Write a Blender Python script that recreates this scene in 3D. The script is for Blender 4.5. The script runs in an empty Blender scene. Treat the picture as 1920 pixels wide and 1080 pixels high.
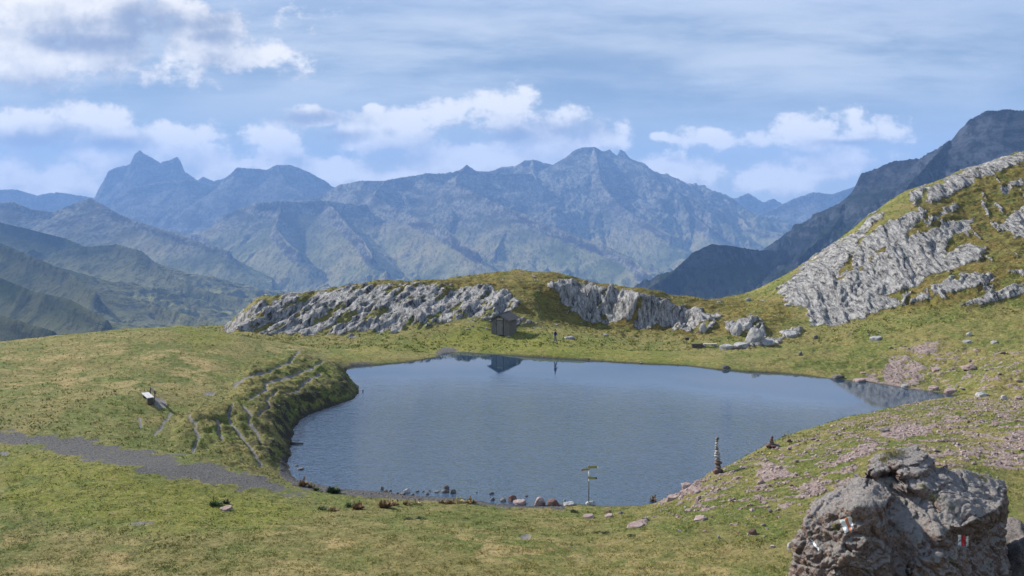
import bpy, bmesh, math, random
import numpy as np
from mathutils import Vector, Matrix

R = math.radians
F = 1800.0          # focal length in photo pixels (1920 wide)
HY = 361.0          # horizon row in the photo
CAMH = 18.8         # camera height above the lake, metres
scene = bpy.context.scene
C = scene.collection

# ------------------------------------------------------------------ camera
cam_d = bpy.data.cameras.new("camera")
cam = bpy.data.objects.new("camera", cam_d)
C.objects.link(cam)
cam.location = (0, 0, CAMH)
cam.rotation_euler = (R(90), 0, 0)
cam_d.sensor_width = 36
cam_d.lens = 36 * F / 1920
cam_d.shift_y = -(540 - HY) / 1920
cam_d.clip_start = 0.1
cam_d.clip_end = 60000
scene.camera = cam

# ------------------------------------------------------------------ render / exposure
scene.render.engine = 'CYCLES'
scene.cycles.use_denoising = True
scene.cycles.max_bounces = 5
scene.cycles.diffuse_bounces = 2
scene.cycles.glossy_bounces = 3
scene.cycles.volume_bounces = 0
scene.view_settings.view_transform = 'Standard'
scene.view_settings.look = 'None'
scene.view_settings.exposure = 0.68
scene.view_settings.gamma = 1.0

# ------------------------------------------------------------------ sun
SUN_EL, SUN_AZ = 34.0, -60.0       # azimuth measured from +Y (view direction) towards +X
sd = Vector((math.sin(R(SUN_AZ)) * math.cos(R(SUN_EL)), math.cos(R(SUN_AZ)) * math.cos(R(SUN_EL)), math.sin(R(SUN_EL))))
sun_d = bpy.data.lights.new("sun", 'SUN')
sun_d.energy = 5.0
sun_d.angle = R(0.5)
sun_d.color = (1.0, 0.95, 0.87)
sun = bpy.data.objects.new("sun", sun_d)
C.objects.link(sun)
sun.rotation_euler = sd.to_track_quat('Z', 'Y').to_euler()
sun.location = (-200, 50, 300)

# ------------------------------------------------------------------ world: sky with clouds
world = bpy.data.worlds.new("World")
scene.world = world
world.use_nodes = True
NT = world.node_tree


class G:
    """small helper to write node graphs as expressions"""
    def __init__(s, nt): s.nt = nt
    def n(s, t, **k):
        x = s.nt.nodes.new(t)
        for a, b in k.items(): setattr(x, a, b)
        return x
    def put(s, sock, v):
        if isinstance(v, bpy.types.NodeSocket): s.nt.links.new(v, sock)
        elif v is not None: sock.default_value = v
    def m(s, op, a, b=None, c=None, clamp=False):
        x = s.n('ShaderNodeMath', operation=op, use_clamp=clamp)
        s.put(x.inputs[0], a); s.put(x.inputs[1], b); s.put(x.inputs[2], c)
        return x.outputs[0]
    def v(s, op, a, b=None, c=None):
        x = s.n('ShaderNodeVectorMath', operation=op)
        s.put(x.inputs[0], a); s.put(x.inputs[1], b)
        if c is not None: s.put(x.inputs[2], c)
        return x.outputs[1] if op in ('LENGTH', 'DISTANCE', 'DOT_PRODUCT') else x.outputs[0]
    def noise(s, vec, scale, detail=4, rough=0.55, dist=0.0, color=False, typ=None):
        x = s.n('ShaderNodeTexNoise')
        if typ: x.noise_type = typ
        s.put(x.inputs['Vector'], vec)
        x.inputs['Scale'].default_value = scale
        x.inputs['Detail'].default_value = detail
        x.inputs['Roughness'].default_value = rough
        x.inputs['Distortion'].default_value = dist
        return x.outputs['Color'] if color else x.outputs[0]
    def ramp(s, v, a, b, lo=0.0, hi=1.0, smooth=True):
        x = s.n('ShaderNodeMapRange', interpolation_type='SMOOTHSTEP' if smooth else 'LINEAR', clamp=True)
        s.put(x.inputs['Value'], v); s.put(x.inputs['From Min'], a); s.put(x.inputs['From Max'], b)
        s.put(x.inputs['To Min'], lo); s.put(x.inputs['To Max'], hi)
        return x.outputs[0]
    def mix(s, f, a, b, blend='MIX'):
        x = s.n('ShaderNodeMix', data_type='RGBA', blend_type=blend)
        s.put(x.inputs[0], f)
        s.put(x.inputs[6], a if isinstance(a, bpy.types.NodeSocket) else (*a, 1) if len(a) == 3 else a)
        s.put(x.inputs[7], b if isinstance(b, bpy.types.NodeSocket) else (*b, 1) if len(b) == 3 else b)
        return x.outputs[2]
    def attr(s, name):
        x = s.n('ShaderNodeAttribute'); x.attribute_name = name
        return x.outputs['Fac']
    def xyz(s, x=0.0, y=0.0, z=0.0):
        k = s.n('ShaderNodeCombineXYZ')
        s.put(k.inputs[0], x); s.put(k.inputs[1], y); s.put(k.inputs[2], z)
        return k.outputs[0]
    def mapping(s, vec, scale=(1, 1, 1), rot=(0, 0, 0), loc=(0, 0, 0)):
        x = s.n('ShaderNodeMapping')
        s.put(x.inputs[0], vec)
        x.inputs['Scale'].default_value = scale; x.inputs['Rotation'].default_value = rot
        x.inputs['Location'].default_value = loc
        return x.outputs[0]


# cumulus banks: direction (azimuth tangent, elevation tangent) and size
BLOBS = [(120, 30, 400, 110), (90, 105, 330, 60), (370, 60, 130, 70), (480, 105, 90, 30),
         (70, 235, 190, 60), (230, 275, 220, 55), (60, 340, 260, 60), (400, 315, 190, 50), (515, 268, 80, 36),
         (720, 250, 150, 45), (585, 220, 90, 20), (800, 222, 90, 34), (940, 215, 90, 58), (1030, 255, 150, 50),
         (880, 300, 200, 48), (620, 330, 210, 42), (704, 205, 30, 16),
         (1345, 258, 105, 24), (1515, 250, 75, 34), (1610, 256, 90, 34), (1590, 300, 100, 28),
         (1232, 260, 30, 14), (1260, 325, 110, 34), (1480, 335, 140, 30)]
DARK = [(300, 45, 230, 40), (210, 80, 160, 28), (400, 68, 90, 26), (60, 262, 160, 30), (200, 270, 120, 22), (600, 222, 110, 22), (1060, 245, 90, 34), (640, 255, 60, 20), (1590, 268, 90, 12), (960, 255, 80, 22)]  # cumulus undersides: shade painted into the sky colour
grp = bpy.data.node_groups.new("cloud_density", 'ShaderNodeTree')
grp.interface.new_socket("Vector", in_out='INPUT', socket_type='NodeSocketVector')
grp.interface.new_socket("Value", in_out='OUTPUT', socket_type='NodeSocketFloat')
g = G(grp)
gi = g.n('NodeGroupInput'); go = g.n('NodeGroupOutput')
P0 = gi.outputs[0]
wn = g.noise(P0, 11, 5, 0.6, color=True)
P = g.v('ADD', P0, g.v('MULTIPLY', g.v('SUBTRACT', wn, (0.5, 0.5, 0.5)), (0.07, 0.035, 0.0)))
E = None
for (bx, by, rx, ry) in BLOBS:
    c = ((bx - 960) / F, (HY - by) / F, 0)
    # flat base: the lower half of each bank is squeezed
    q = g.v('SUBTRACT', P, c)
    q = g.v('MAXIMUM', q, g.v('MULTIPLY', q, (1.0, 1.7, 0.0)))  if False else q
    d = g.v('LENGTH', g.v('MULTIPLY', q, (F / rx, F / ry, 0)))
    e = g.m('SUBTRACT', 1.0, d)
    E = e if E is None else g.m('SMOOTH_MAX', E, e, 0.3)
E = g.m('MAXIMUM', E, -1.0)
n1 = g.noise(g.mapping(P0, (1, 1.35, 1)), 20, 9, 0.62)
n2 = g.noise(g.mapping(P0, (1, 1.6, 1), loc=(3.3, 1.2, 0)), 7, 3, 0.5)
dn = g.m('ADD', g.m('MULTIPLY', E, 0.9), g.m('MULTIPLY', g.m('SUBTRACT', n1, 0.5), 2.9))
dn = g.m('ADD', dn, g.m('MULTIPLY', g.m('SUBTRACT', n2, 0.44), 1.1))
g.put(go.inputs[0], dn)

g = G(NT)
NT.nodes.clear()
out = g.n('ShaderNodeOutputWorld'); bg = g.n('ShaderNodeBackground')
tc = g.n('ShaderNodeTexCoord')
sep = g.n('ShaderNodeSeparateXYZ'); g.put(sep.inputs[0], tc.outputs['Generated'])
dx, dy, dz = sep.outputs
ya = g.m('MAXIMUM', g.m('ABSOLUTE', dy), 0.12)
U = g.m('DIVIDE', dx, ya); V = g.m('DIVIDE', dz, ya)
PV = g.xyz(U, V, 0)


def dens(off):
    x = g.n('ShaderNodeGroup'); x.node_tree = grp
    g.put(x.inputs[0], g.v('ADD', PV, off))
    return x.outputs[0]


d0 = dens((0, 0, 0)); d1 = dens((-0.016, 0.024, 0))
sky = g.n('ShaderNodeTexSky'); sky.sky_type = 'NISHITA'; sky.sun_disc = False
sky.sun_elevation = R(SUN_EL); sky.sun_rotation = R(SUN_AZ)
sky.altitude = 2000; sky.air_density = 1.0; sky.dust_density = 0.6; sky.ozone_density = 2.0
skyc = g.mix(0.7, sky.outputs[0], (3.4, 4.9, 7.4), 'MIX')
# painted shade on the cumulus, then thin high cloud streaks
DK = None
for (bx, by, rx, ry) in DARK:
    e = g.m('SUBTRACT', 1.0, g.v('LENGTH', g.v('MULTIPLY', g.v('SUBTRACT', PV, ((bx - 960) / F, (HY - by) / F, 0)), (F / rx, F / ry, 0))))
    DK = e if DK is None else g.m('MAXIMUM', DK, e)
DK = g.ramp(g.m('ADD', DK, g.m('MULTIPLY', g.m('SUBTRACT', g.noise(PV, 22, 6, .6), 0.5), 2.2)), -0.2, 0.9)
wv = g.v('ADD', PV, g.v('MULTIPLY', g.v('SUBTRACT', g.noise(PV, 5, 3, .5, color=True), (.5, .5, .5)), (0.10, 0.025, 0)))
ci = g.noise(g.mapping(wv, (1.6, 8.5, 1), (0, 0, R(-3)), (3.1, 1.7, 0)), 2.6, 9, 0.62)
ci2 = g.noise(g.mapping(PV, (1.0, 4, 1), (0, 0, R(3)), (7.1, 0.4, 0)), 3.0, 4, 0.5)
cf = g.m('MULTIPLY', g.ramp(ci, 0.30, 0.66), g.ramp(ci2, 0.30, 0.50, 0.25, 1.0))
cf = g.m('MULTIPLY', cf, g.ramp(V, 0.06, 0.13, 0.30, 0.9))
cf = g.m('MULTIPLY', cf, g.ramp(U, 0.30, 0.65, 1.0, 0.7))
c1 = g.mix(g.m('MULTIPLY', cf, 0.85), skyc, (8.4, 9.4, 10.8))
# sky bands: brightened for the lake, darkened overhead, pale air near the horizon
c1 = g.mix(g.ramp(V, 0.14, 0.24, 0.0, 0.6), c1, (6.4, 7.9, 10.8))
c1 = g.mix(g.ramp(V, 0.19, 0.30, 0.0, 0.85), c1, (10.2, 12.8, 17.5))  # unseen bright band above the view, added to lighten the lake's reflection
c1 = g.mix(g.ramp(V, 0.75, 1.6, 0.0, 0.85), c1, (1.6, 2.8, 5.2))  # darker zenith, set to weaken the fill light
c1 = g.mix(g.ramp(V, -0.02, 0.11, 0.6, 0.0, smooth=False), c1, (7.6, 9.0, 10.4))
# cumulus: cover and side lighting
cov = g.ramp(d0, -0.05, 0.46)
lit = g.ramp(g.m('SUBTRACT', d0, d1), -0.9, 0.8, smooth=False)
thick = g.ramp(d0, 0.3, 1.7)
shade = g.m('ADD', g.m('MULTIPLY', lit, 1.0), g.m('MULTIPLY', g.m('SUBTRACT', 0.5, thick), 0.45), clamp=True)
shade = g.m('MULTIPLY', shade, g.m('SUBTRACT', 1.0, g.m('MULTIPLY', DK, 0.85)))
cc = g.mix(shade, (3.4, 4.4, 6.6), (12.6, 12.5, 12.4))
c2 = g.mix(g.m('MULTIPLY', cov, 0.93), c1, cc)
g.put(bg.inputs[0], c2)
bg.inputs[1].default_value = 0.053
g.put(out.inputs[0], bg.outputs[0])


# ------------------------------------------------------------------ numpy noise
_rng = np.random.RandomState(7)
_perm = _rng.permutation(256).astype(np.int64)
_perm = np.concatenate([_perm, _perm, _perm])
_ga = _rng.rand(256) * 2 * np.pi
_gx, _gy = np.cos(_ga).astype(np.float32), np.sin(_ga).astype(np.float32)
_g3 = _rng.randn(256, 3); _g3 /= np.linalg.norm(_g3, axis=1)[:, None]; _g3 = _g3.astype(np.float32)


def perlin(x, y, seed=0):
    xi = np.floor(x).astype(np.int64); yi = np.floor(y).astype(np.int64)
    xf = (x - xi).astype(np.float32); yf = (y - yi).astype(np.float32)
    u = xf * xf * xf * (xf * (xf * 6 - 15) + 10); v = yf * yf * yf * (yf * (yf * 6 - 15) + 10)
    def gr(a, b, fx, fy):
        h = _perm[(_perm[(a + seed) & 255] + b) & 255]
        return _gx[h] * fx + _gy[h] * fy
    n00 = gr(xi, yi, xf, yf); n10 = gr(xi + 1, yi, xf - 1, yf)
    n01 = gr(xi, yi + 1, xf, yf - 1); n11 = gr(xi + 1, yi + 1, xf - 1, yf - 1)
    a = n00 + u * (n10 - n00); b = n01 + u * (n11 - n01)
    return (a + v * (b - a)) * 1.41


def perlin3(p, seed=0):
    i = np.floor(p).astype(np.int64); f = (p - i).astype(np.float32)
    w = f * f * f * (f * (f * 6 - 15) + 10)
    r = 0
    for dx_ in (0, 1):
        for dy_ in (0, 1):
            for dz_ in (0, 1):
                h = _perm[(_perm[(_perm[(i[:, 0] + dx_ + seed) & 255] + i[:, 1] + dy_) & 255] + i[:, 2] + dz_) & 255]
                gg = _g3[h]
                d = gg[:, 0] * (f[:, 0] - dx_) + gg[:, 1] * (f[:, 1] - dy_) + gg[:, 2] * (f[:, 2] - dz_)
                r = r + d * (w[:, 0] if dx_ else 1 - w[:, 0]) * (w[:, 1] if dy_ else 1 - w[:, 1]) * (w[:, 2] if dz_ else 1 - w[:, 2])
    return r * 1.4


def fbm(x, y, octv=4, gain=0.5, seed=0, lac=2.03):
    s = 0; a = 1.0; t = 0
    for o in range(octv):
        s = s + a * perlin(x, y, seed + 17 * o); t += a
        x = x * lac + 11.3; y = y * lac + 4.7; a *= gain
    return s / t


def ridged(x, y, octv=4, gain=0.5, seed=0):
    s = 0; a = 1.0; t = 0
    for o in range(octv):
        s = s + a * (1 - 2 * np.abs(perlin(x, y, seed + 13 * o))); t += a
        x = x * 2.07 + 5.1; y = y * 2.07 + 9.2; a *= gain
    return s / t


def sstep(a, b, x):
    t = np.clip((x - a) / (b - a), 0, 1)
    return t * t * (3 - 2 * t)


def sdpoly(px, py, poly, closed=True, margin=60):
    """signed distance to a polygon (positive inside); unsigned negative distance for an open line"""
    P_ = np.array(poly, float)
    out_ = np.full(px.shape, -1e3)
    m = (px > P_[:, 0].min() - margin) & (px < P_[:, 0].max() + margin) & (py > P_[:, 1].min() - margin) & (py < P_[:, 1].max() + margin)
    x, y = px[m], py[m]
    if x.size == 0: return out_
    d2 = np.full(x.shape, 1e12); ins = np.zeros(x.shape, bool)
    n = len(P_)
    for i in range(n if closed else n - 1):
        a, b = P_[i], P_[(i + 1) % n]
        ex, ey = b - a
        t = np.clip(((x - a[0]) * ex + (y - a[1]) * ey) / (ex * ex + ey * ey + 1e-12), 0, 1)
        d2 = np.minimum(d2, (x - a[0] - t * ex) ** 2 + (y - a[1] - t * ey) ** 2)
        if closed and ey != 0:
            ins ^= ((a[1] > y) != (b[1] > y)) & (x < (b[0] - a[0]) * (y - a[1]) / ey + a[0])
    d = np.sqrt(d2)
    out_[m] = np.where(ins, d, -d) if closed else -d
    return out_


def W(px, py, D):
    """point seen at photo pixel (px,py) at distance D"""
    if D > 9600: D = 9600 + (D - 9600) * 0.25
    return ((px - 960) / F * D, D, CAMH - (py - HY) / F * D)


# ------------------------------------------------------------------ near terrain: control points
SHORE_PX = [(545, 850), (538, 868), (548, 893), (575, 906), (640, 916), (700, 922), (770, 929), (850, 934), (895, 938), (925, 945),
            (1000, 948), (1060, 945), (1130, 948), (1200, 949), (1250, 949), (1345, 905), (1450, 866), (1500, 842), (1600, 806), (1700, 776), (1760, 758),
            (1815, 746), (1775, 739), (1740, 734), (1700, 729), (1660, 722), (1620, 716), (1560, 711), (1500, 703), (1440, 699), (1400, 697),
            (1345, 693), (1290, 686), (1200, 682), (1100, 676), (1000, 670), (900, 663), (860, 660), (835, 662), (818, 670), (760, 680),
            (700, 685), (665, 687), (648, 693), (655, 708), (668, 722), (676, 737), (660, 748), (625, 762), (585, 774), (565, 785), (553, 800), (545, 825)]
SHORE = [((x - 960) / F * (F * CAMH / (y - HY)), F * CAMH / (y - HY)) for x, y in SHORE_PX]

CP = [  # (px, py, D)
    # foreground meadow
    (0, 1080, 40), (300, 1080, 40), (600, 1080, 39.5), (900, 1080, 39.5), (1200, 1080, 39.5), (1480, 1080, 38.5), (1700, 1080, 37), (1920, 1080, 36),
    (0, 960, 48), (300, 1000, 45.5), (600, 1000, 45.8), (900, 1010, 45.5), (1300, 1000, 45.6), (1480, 1000, 44),
    (600, 950, 53.5), (800, 960, 54), (900, 952, 56), (1100, 949, 57.2), (1200, 950, 57), (700, 935, 56.5),
    (0, 860, 57), (250, 880, 55.5), (300, 920, 53), (450, 900, 57), (520, 925, 56),
    (0, 815, 62), (250, 850, 60), (400, 870, 60), (500, 890, 60),
    # left knoll
    (270, 748, 72), (200, 780, 68), (0, 740, 74), (380, 800, 69), (450, 820, 68.5), (480, 790, 71.5), (520, 850, 67),
    (300, 680, 85), (100, 680, 84), (0, 670, 86), (300, 614, 100), (150, 626, 98), (0, 640, 95), (430, 625, 105), (370, 615, 102), (-200, 660, 92),
    (500, 642, 107), (560, 664, 100), (600, 698, 92.5), (500, 700, 88), (420, 730, 80), (500, 750, 78), (600, 735, 85), (560, 745, 81),
    (650, 655, 112), (740, 650, 114), (700, 672, 106), (620, 675, 101),
    # behind the knoll crest
    (0, 690, 112), (150, 690, 114), (300, 690, 118), (400, 680, 124), (-300, 700, 110), (0, 800, 160), (200, 800, 165), (380, 800, 175),
    # meadow on the far side
    (820, 650, 116), (945, 629, 120), (1040, 645, 113), (1100, 640, 117), (1200, 650, 116), (1290, 655, 113), (1400, 660, 109),
    (860, 635, 119), (1500, 665, 106), (1450, 685, 101),
    # ridge of bare rock in the middle: foot
    (430, 626, 121), (520, 626, 121), (600, 626, 121.5), (700, 624, 122), (800, 612, 123), (870, 603, 124), (910, 600, 124), (1000, 612, 124),
    (1080, 618, 123.5), (1150, 618, 125), (1220, 622, 124), (1300, 628, 121),
    # ridge: face and skyline
    (455, 585, 127), (480, 564, 131), (520, 600, 125), (600, 585, 127), (600, 546, 136), (700, 528, 141), (700, 580, 128), (800, 527, 147),
    (800, 575, 129), (870, 519, 152), (870, 560, 136), (960, 512, 156), (960, 545, 141), (1050, 518, 154), (990, 570, 130), (1010, 600, 127), (975, 560, 135.5),
    (1130, 535, 150), (1200, 547, 146), (1055, 538, 143), (1065, 590, 138), (1130, 595, 139), (1130, 548, 142.5), (1200, 602, 137), (1200, 559, 139), (1260, 574, 139), (1260, 606, 136), (1300, 562, 142), (1280, 595, 131), (1400, 568, 142), (1350, 600, 128),
    (930, 583, 127.5),
    # behind the ridge
    (450, 700, 150), (520, 720, 170), (600, 660, 170), (800, 640, 175), (960, 630, 175), (1200, 650, 175), (1400, 650, 175),
    (700, 800, 215), (1000, 800, 215), (1300, 800, 215),
    # right hand meadow
    (1600, 655, 108), (1750, 655, 103.5), (1850, 702, 89), (1800, 725, 91), (1920, 735, 84), (1920, 655, 99), (1600, 620, 116), (1700, 600, 115.5), (1800, 582, 116),
    (1900, 562, 118), (1450, 620, 119), (1500, 600, 123), (1420, 602, 122), (2100, 640, 92), (2100, 560, 110),
    # limestone face on the right
    (1535, 606, 122), (1650, 588, 121.5), (1480, 560, 133), (1430, 563, 140), (1570, 505, 138), (1700, 505, 131), (1700, 400, 147), (1500, 525, 141), (1600, 436, 150),
    (1700, 358, 158), (1800, 322, 165), (1920, 284, 171), (1800, 455, 138), (1920, 455, 134), (1920, 380, 150), (1800, 390, 150), (1920, 520, 121.5), (1800, 525, 124),
    (2200, 220, 176), (2200, 400, 140), (2200, 520, 116),
    (1450, 650, 175), (1600, 560, 185), (1700, 450, 195), (1800, 400, 205), (1920, 350, 215), (2200, 300, 220),
    # right bank close by
    (1250, 938, 56.2), (1300, 906, 57.5), (1345, 887, 58), (1450, 842, 61.5), (1500, 818, 63.5), (1600, 789, 69), (1700, 766, 75), (1790, 748, 81), (1860, 752, 79), (1920, 756, 74),
    (1400, 950, 48), (1500, 905, 50.5), (1600, 870, 51), (1700, 850, 51), (1600, 830, 58), (1750, 800, 60), (1920, 850, 50), (1920, 920, 45), (1850, 800, 58), (1920, 1000, 40.5), (1750, 900, 46),
    (2200, 760, 60), (2200, 900, 42),
]
CPW = [W(*c) for c in CP]
# the slope the photographer stands on (world coordinates)
CPW += [(0, -8, 18.2), (0, 0, 17.0), (-6, 0, 17.0), (6, 0, 17.2), (0, 6, 15.3), (0, 12, 12.9), (0, 18, 10.6), (0, 25, 7.8), (0, 32, 5.2), (-10, 25, 7.6), (-20, 30, 5.4), (10, 25, 8.0), (20, 30, 6.4),
        (-10, 12, 12.6), (10, 12, 13.2), (8.5, 18, 10.9), (-30, 10, 13), (30, 10, 14.5), (-40, 30, 5.6), (40, 30, 8.5), (-60, 60, 5), (60, 55, 10), (80, 80, 17), (110, 120, 36), (-90, 90, 1),
        (-70, 20, 11), (70, 20, 14), (100, 50, 22)]
CPW = np.array(CPW, float)


def tps_fit(p, lam=0.3):
    n = len(p)
    d2 = ((p[:, None, :2] - p[None, :, :2]) ** 2).sum(-1)
    K = 0.5 * d2 * np.log(d2 + 1e-9) + lam * np.eye(n)
    Q = np.c_[np.ones(n), p[:, :2]]
    A = np.block([[K, Q], [Q.T, np.zeros((3, 3))]])
    return np.linalg.solve(A, np.r_[p[:, 2], 0, 0, 0])


TW = tps_fit(CPW)


def tps(x, y):
    shp = x.shape
    x = x.ravel().astype(np.float32); y = y.ravel().astype(np.float32)
    z = (TW[-3] + TW[-2] * x + TW[-1] * y).astype(np.float32)
    for (cx, cy, _), w in zip(CPW, TW[:-3]):
        d2 = (x - np.float32(cx)) ** 2 + (y - np.float32(cy)) ** 2 + np.float32(1e-6)
        z += np.float32(0.5 * w) * d2 * np.log(d2)
    return z.reshape(shp)


ZONES = {
    'ridge': [[(418, 624), (450, 578), (500, 556), (600, 546), (700, 534), (800, 531), (880, 535), (960, 545), (975, 575), (940, 588), (880, 596), (760, 619), (640, 628), (430, 629)]],
    'cliff': [[(1020, 534), (1060, 525), (1130, 536), (1200, 550), (1270, 572), (1350, 590), (1340, 604), (1230, 602), (1150, 588), (1100, 566), (1060, 556)], [(1075, 568), (1110, 570), (1140, 590), (1090, 590)]],
    'hollow': [[(1010, 552), (1060, 548), (1130, 560), (1200, 574), (1300, 592), (1330, 610), (1200, 618), (1080, 608), (1020, 590)]],
    'face': [[(1458, 549), (1513, 492), (1557, 460), (1607, 436), (1633, 404), (1663, 399), (1613, 447), (1597, 483), (1573, 510), (1567, 560), (1500, 560)],
             [(1570, 522), (1630, 493), (1690, 447), (1723, 440), (1780, 417), (1827, 407), (1820, 427), (1780, 447), (1773, 477), (1820, 460), (1847, 467), (1840, 487), (1763, 513), (1707, 537), (1663, 553), (1563, 560)],
             [(1600, 470), (1640, 430), (1700, 400), (1740, 395), (1700, 440), (1640, 480), (1600, 520)],
             [(1737, 354), (1787, 332), (1827, 308), (1890, 294), (1920, 290), (1915, 305), (1830, 338), (1813, 352), (1747, 382), (1738, 378)],
             [(1700, 372), (1735, 345), (1740, 352), (1715, 385)],
             [(1733, 419), (1760, 400), (1797, 375), (1797, 388), (1740, 424)],
             [(1873, 425), (1900, 400), (1940, 380), (1940, 440), (1905, 445)],
             [(1873, 355), (1915, 330), (1920, 340), (1880, 365)],
             [(1457, 547), (1480, 570), (1513, 583), (1520, 610), (1560, 615), (1597, 603), (1640, 590), (1687, 569), (1667, 553), (1563, 548)]],
    'ledge': [[(1773, 527), (1800, 515), (1850, 512), (1870, 525), (1830, 545), (1790, 550), (1750, 556), (1745, 545)], [(1690, 553), (1740, 545), (1745, 560), (1690, 575)],
              [(1800, 578), (1840, 560), (1920, 530), (1930, 548), (1860, 572)], [(1890, 515), (1930, 508), (1930, 522)],
              [(1308, 626), (1328, 607), (1345, 610), (1322, 626)], [(1360, 607), (1395, 600), (1425, 600), (1390, 628), (1360, 625)], [(1400, 614), (1430, 610), (1438, 634), (1412, 642)],
              [(1460, 620), (1505, 618), (1500, 630), (1468, 634)], [(1358, 656), (1400, 640), (1470, 636), (1460, 646), (1390, 656)],
              [(930, 590), (985, 600), (1000, 610), (960, 612), (900, 602)], [(1260, 612), (1300, 612), (1295, 622), (1255, 622)]],
    'pinkbank': [[(1655, 694), (1675, 668), (1700, 668), (1735, 690), (1732, 712), (1690, 735), (1660, 718)], [(1690, 655), (1760, 640), (1755, 665), (1720, 668)],
                 [(1600, 712), (1640, 703), (1650, 715), (1700, 725), (1790, 738), (1770, 742), (1700, 731), (1620, 718)]],
    'pinksparse': [[(1610, 710), (1680, 640), (1920, 650), (1940, 745), (1790, 742)]],
    'pinknear': [[(1235, 955), (1300, 900), (1450, 835), (1600, 785), (1790, 742), (1940, 745), (1940, 900), (1800, 885), (1650, 880), (1500, 950), (1350, 960)]],
    'pinkslab': [[(1415, 890), (1440, 868), (1490, 890), (1470, 898), (1430, 898)], [(1565, 868), (1600, 845), (1645, 832), (1640, 850), (1590, 868)],
                 [(1650, 815), (1680, 802), (1760, 797), (1740, 812), (1680, 825)], [(1475, 925), (1520, 905), (1560, 900), (1540, 920)], [(1575, 885), (1610, 873), (1605, 884), (1580, 890)], [(1870, 820), (1930, 808), (1930, 830)],
                 [(1235, 945), (1300, 905), (1320, 908), (1280, 935)], [(1180, 985), (1215, 974), (1210, 988)]],
    'scree': [[(1735, 860), (1800, 830), (1940, 800), (1940, 880), (1860, 880)]],
    'road': [[(-200, 775), (0, 803), (60, 812), (200, 834), (330, 860), (400, 876), (500, 901), (600, 925), (570, 934), (480, 918), (400, 908), (300, 888), (180, 862), (60, 836), (0, 828), (-200, 800)]],
    'bare': [[(286, 746), (300, 745), (312, 752), (313, 761), (298, 764), (290, 757)], [(975, 1000), (992, 998), (998, 1004), (980, 1007)], [(225, 978), (250, 976), (300, 978), (260, 981)], [(0, 846), (22, 848), (10, 854), (0, 852)], [(380, 735), (404, 733), (400, 741), (384, 741)]],
    'beach': [[(530, 855), (525, 880), (524, 893), (560, 914), (620, 925), (700, 934), (760, 938), (860, 940), (930, 951), (1060, 953), (1062, 946), (925, 943), (895, 935), (700, 917), (600, 905), (550, 880)],
              [(830, 672), (815, 662), (830, 650), (860, 655), (850, 664)], [(650, 690), (660, 680), (700, 680), (690, 690)]],
    'track': [[(430, 628), (480, 645), (545, 664), (590, 676)], [(850, 645), (820, 655), (800, 668)]],
    'path': [[(606, 684), (590, 700), (545, 716), (497, 729), (500, 742), (470, 758)], [(437, 770), (428, 790), (436, 810), (450, 828), (466, 850), (490, 880)],
             [(320, 776), (314, 786), (308, 792), (303, 803), (290, 815)], [(355, 790), (356, 800), (368, 808), (366, 818), (374, 830), (362, 850)], [(408, 800), (412, 812), (409, 822), (418, 836)], [(455, 775), (470, 790), (466, 805), (482, 822), (490, 845)], [(520, 745), (500, 760), (505, 775), (485, 790)], [(600, 715), (570, 728), (560, 742), (530, 750)], [(262, 785), (264, 800)], [(440, 725), (500, 710), (545, 690), (560, 665)]],
    'bank': [[(470, 690), (560, 665), (640, 690), (670, 735), (600, 775), (560, 830), (540, 880), (470, 880), (400, 860), (330, 840), (350, 780), (430, 760)]],
    'tussock': [[(1400, 690), (1500, 640), (1940, 560), (1940, 745), (1790, 742), (1600, 712)], [(920, 515), (1060, 515), (1200, 545), (1400, 560), (1520, 590), (1480, 625), (1250, 640), (1060, 620), (900, 590), (700, 530)],
                [(1470, 530), (1940, 270), (1940, 570), (1560, 610)]],
    'gold': [[(420, 620), (600, 535), (900, 500), (1070, 505), (1400, 555), (1500, 560), (1470, 620), (1300, 632), (1060, 615), (1000, 600), (900, 560), (700, 545), (500, 570)], [(1480, 530), (1940, 270), (1940, 560), (1540, 600)]],
    'lush': [[(0, 840), (120, 850), (300, 895), (520, 935), (600, 960), (450, 1000), (200, 990), (0, 950)], [(320, 612), (430, 618), (440, 640), (370, 650)], [(870, 620), (1100, 640), (1300, 675), (1100, 672), (860, 655), (700, 660), (620, 672)]],
    'dry': [[(0, 645), (200, 630), (400, 660), (420, 720), (200, 735), (0, 735)], [(500, 990), (700, 980), (900, 1000), (1100, 1020), (1400, 1050), (1480, 1080), (500, 1080)], [(430, 624), (560, 640), (640, 680), (600, 690), (520, 660)], [(0, 1000), (250, 1010), (250, 1080), (0, 1080)]],
}


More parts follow.
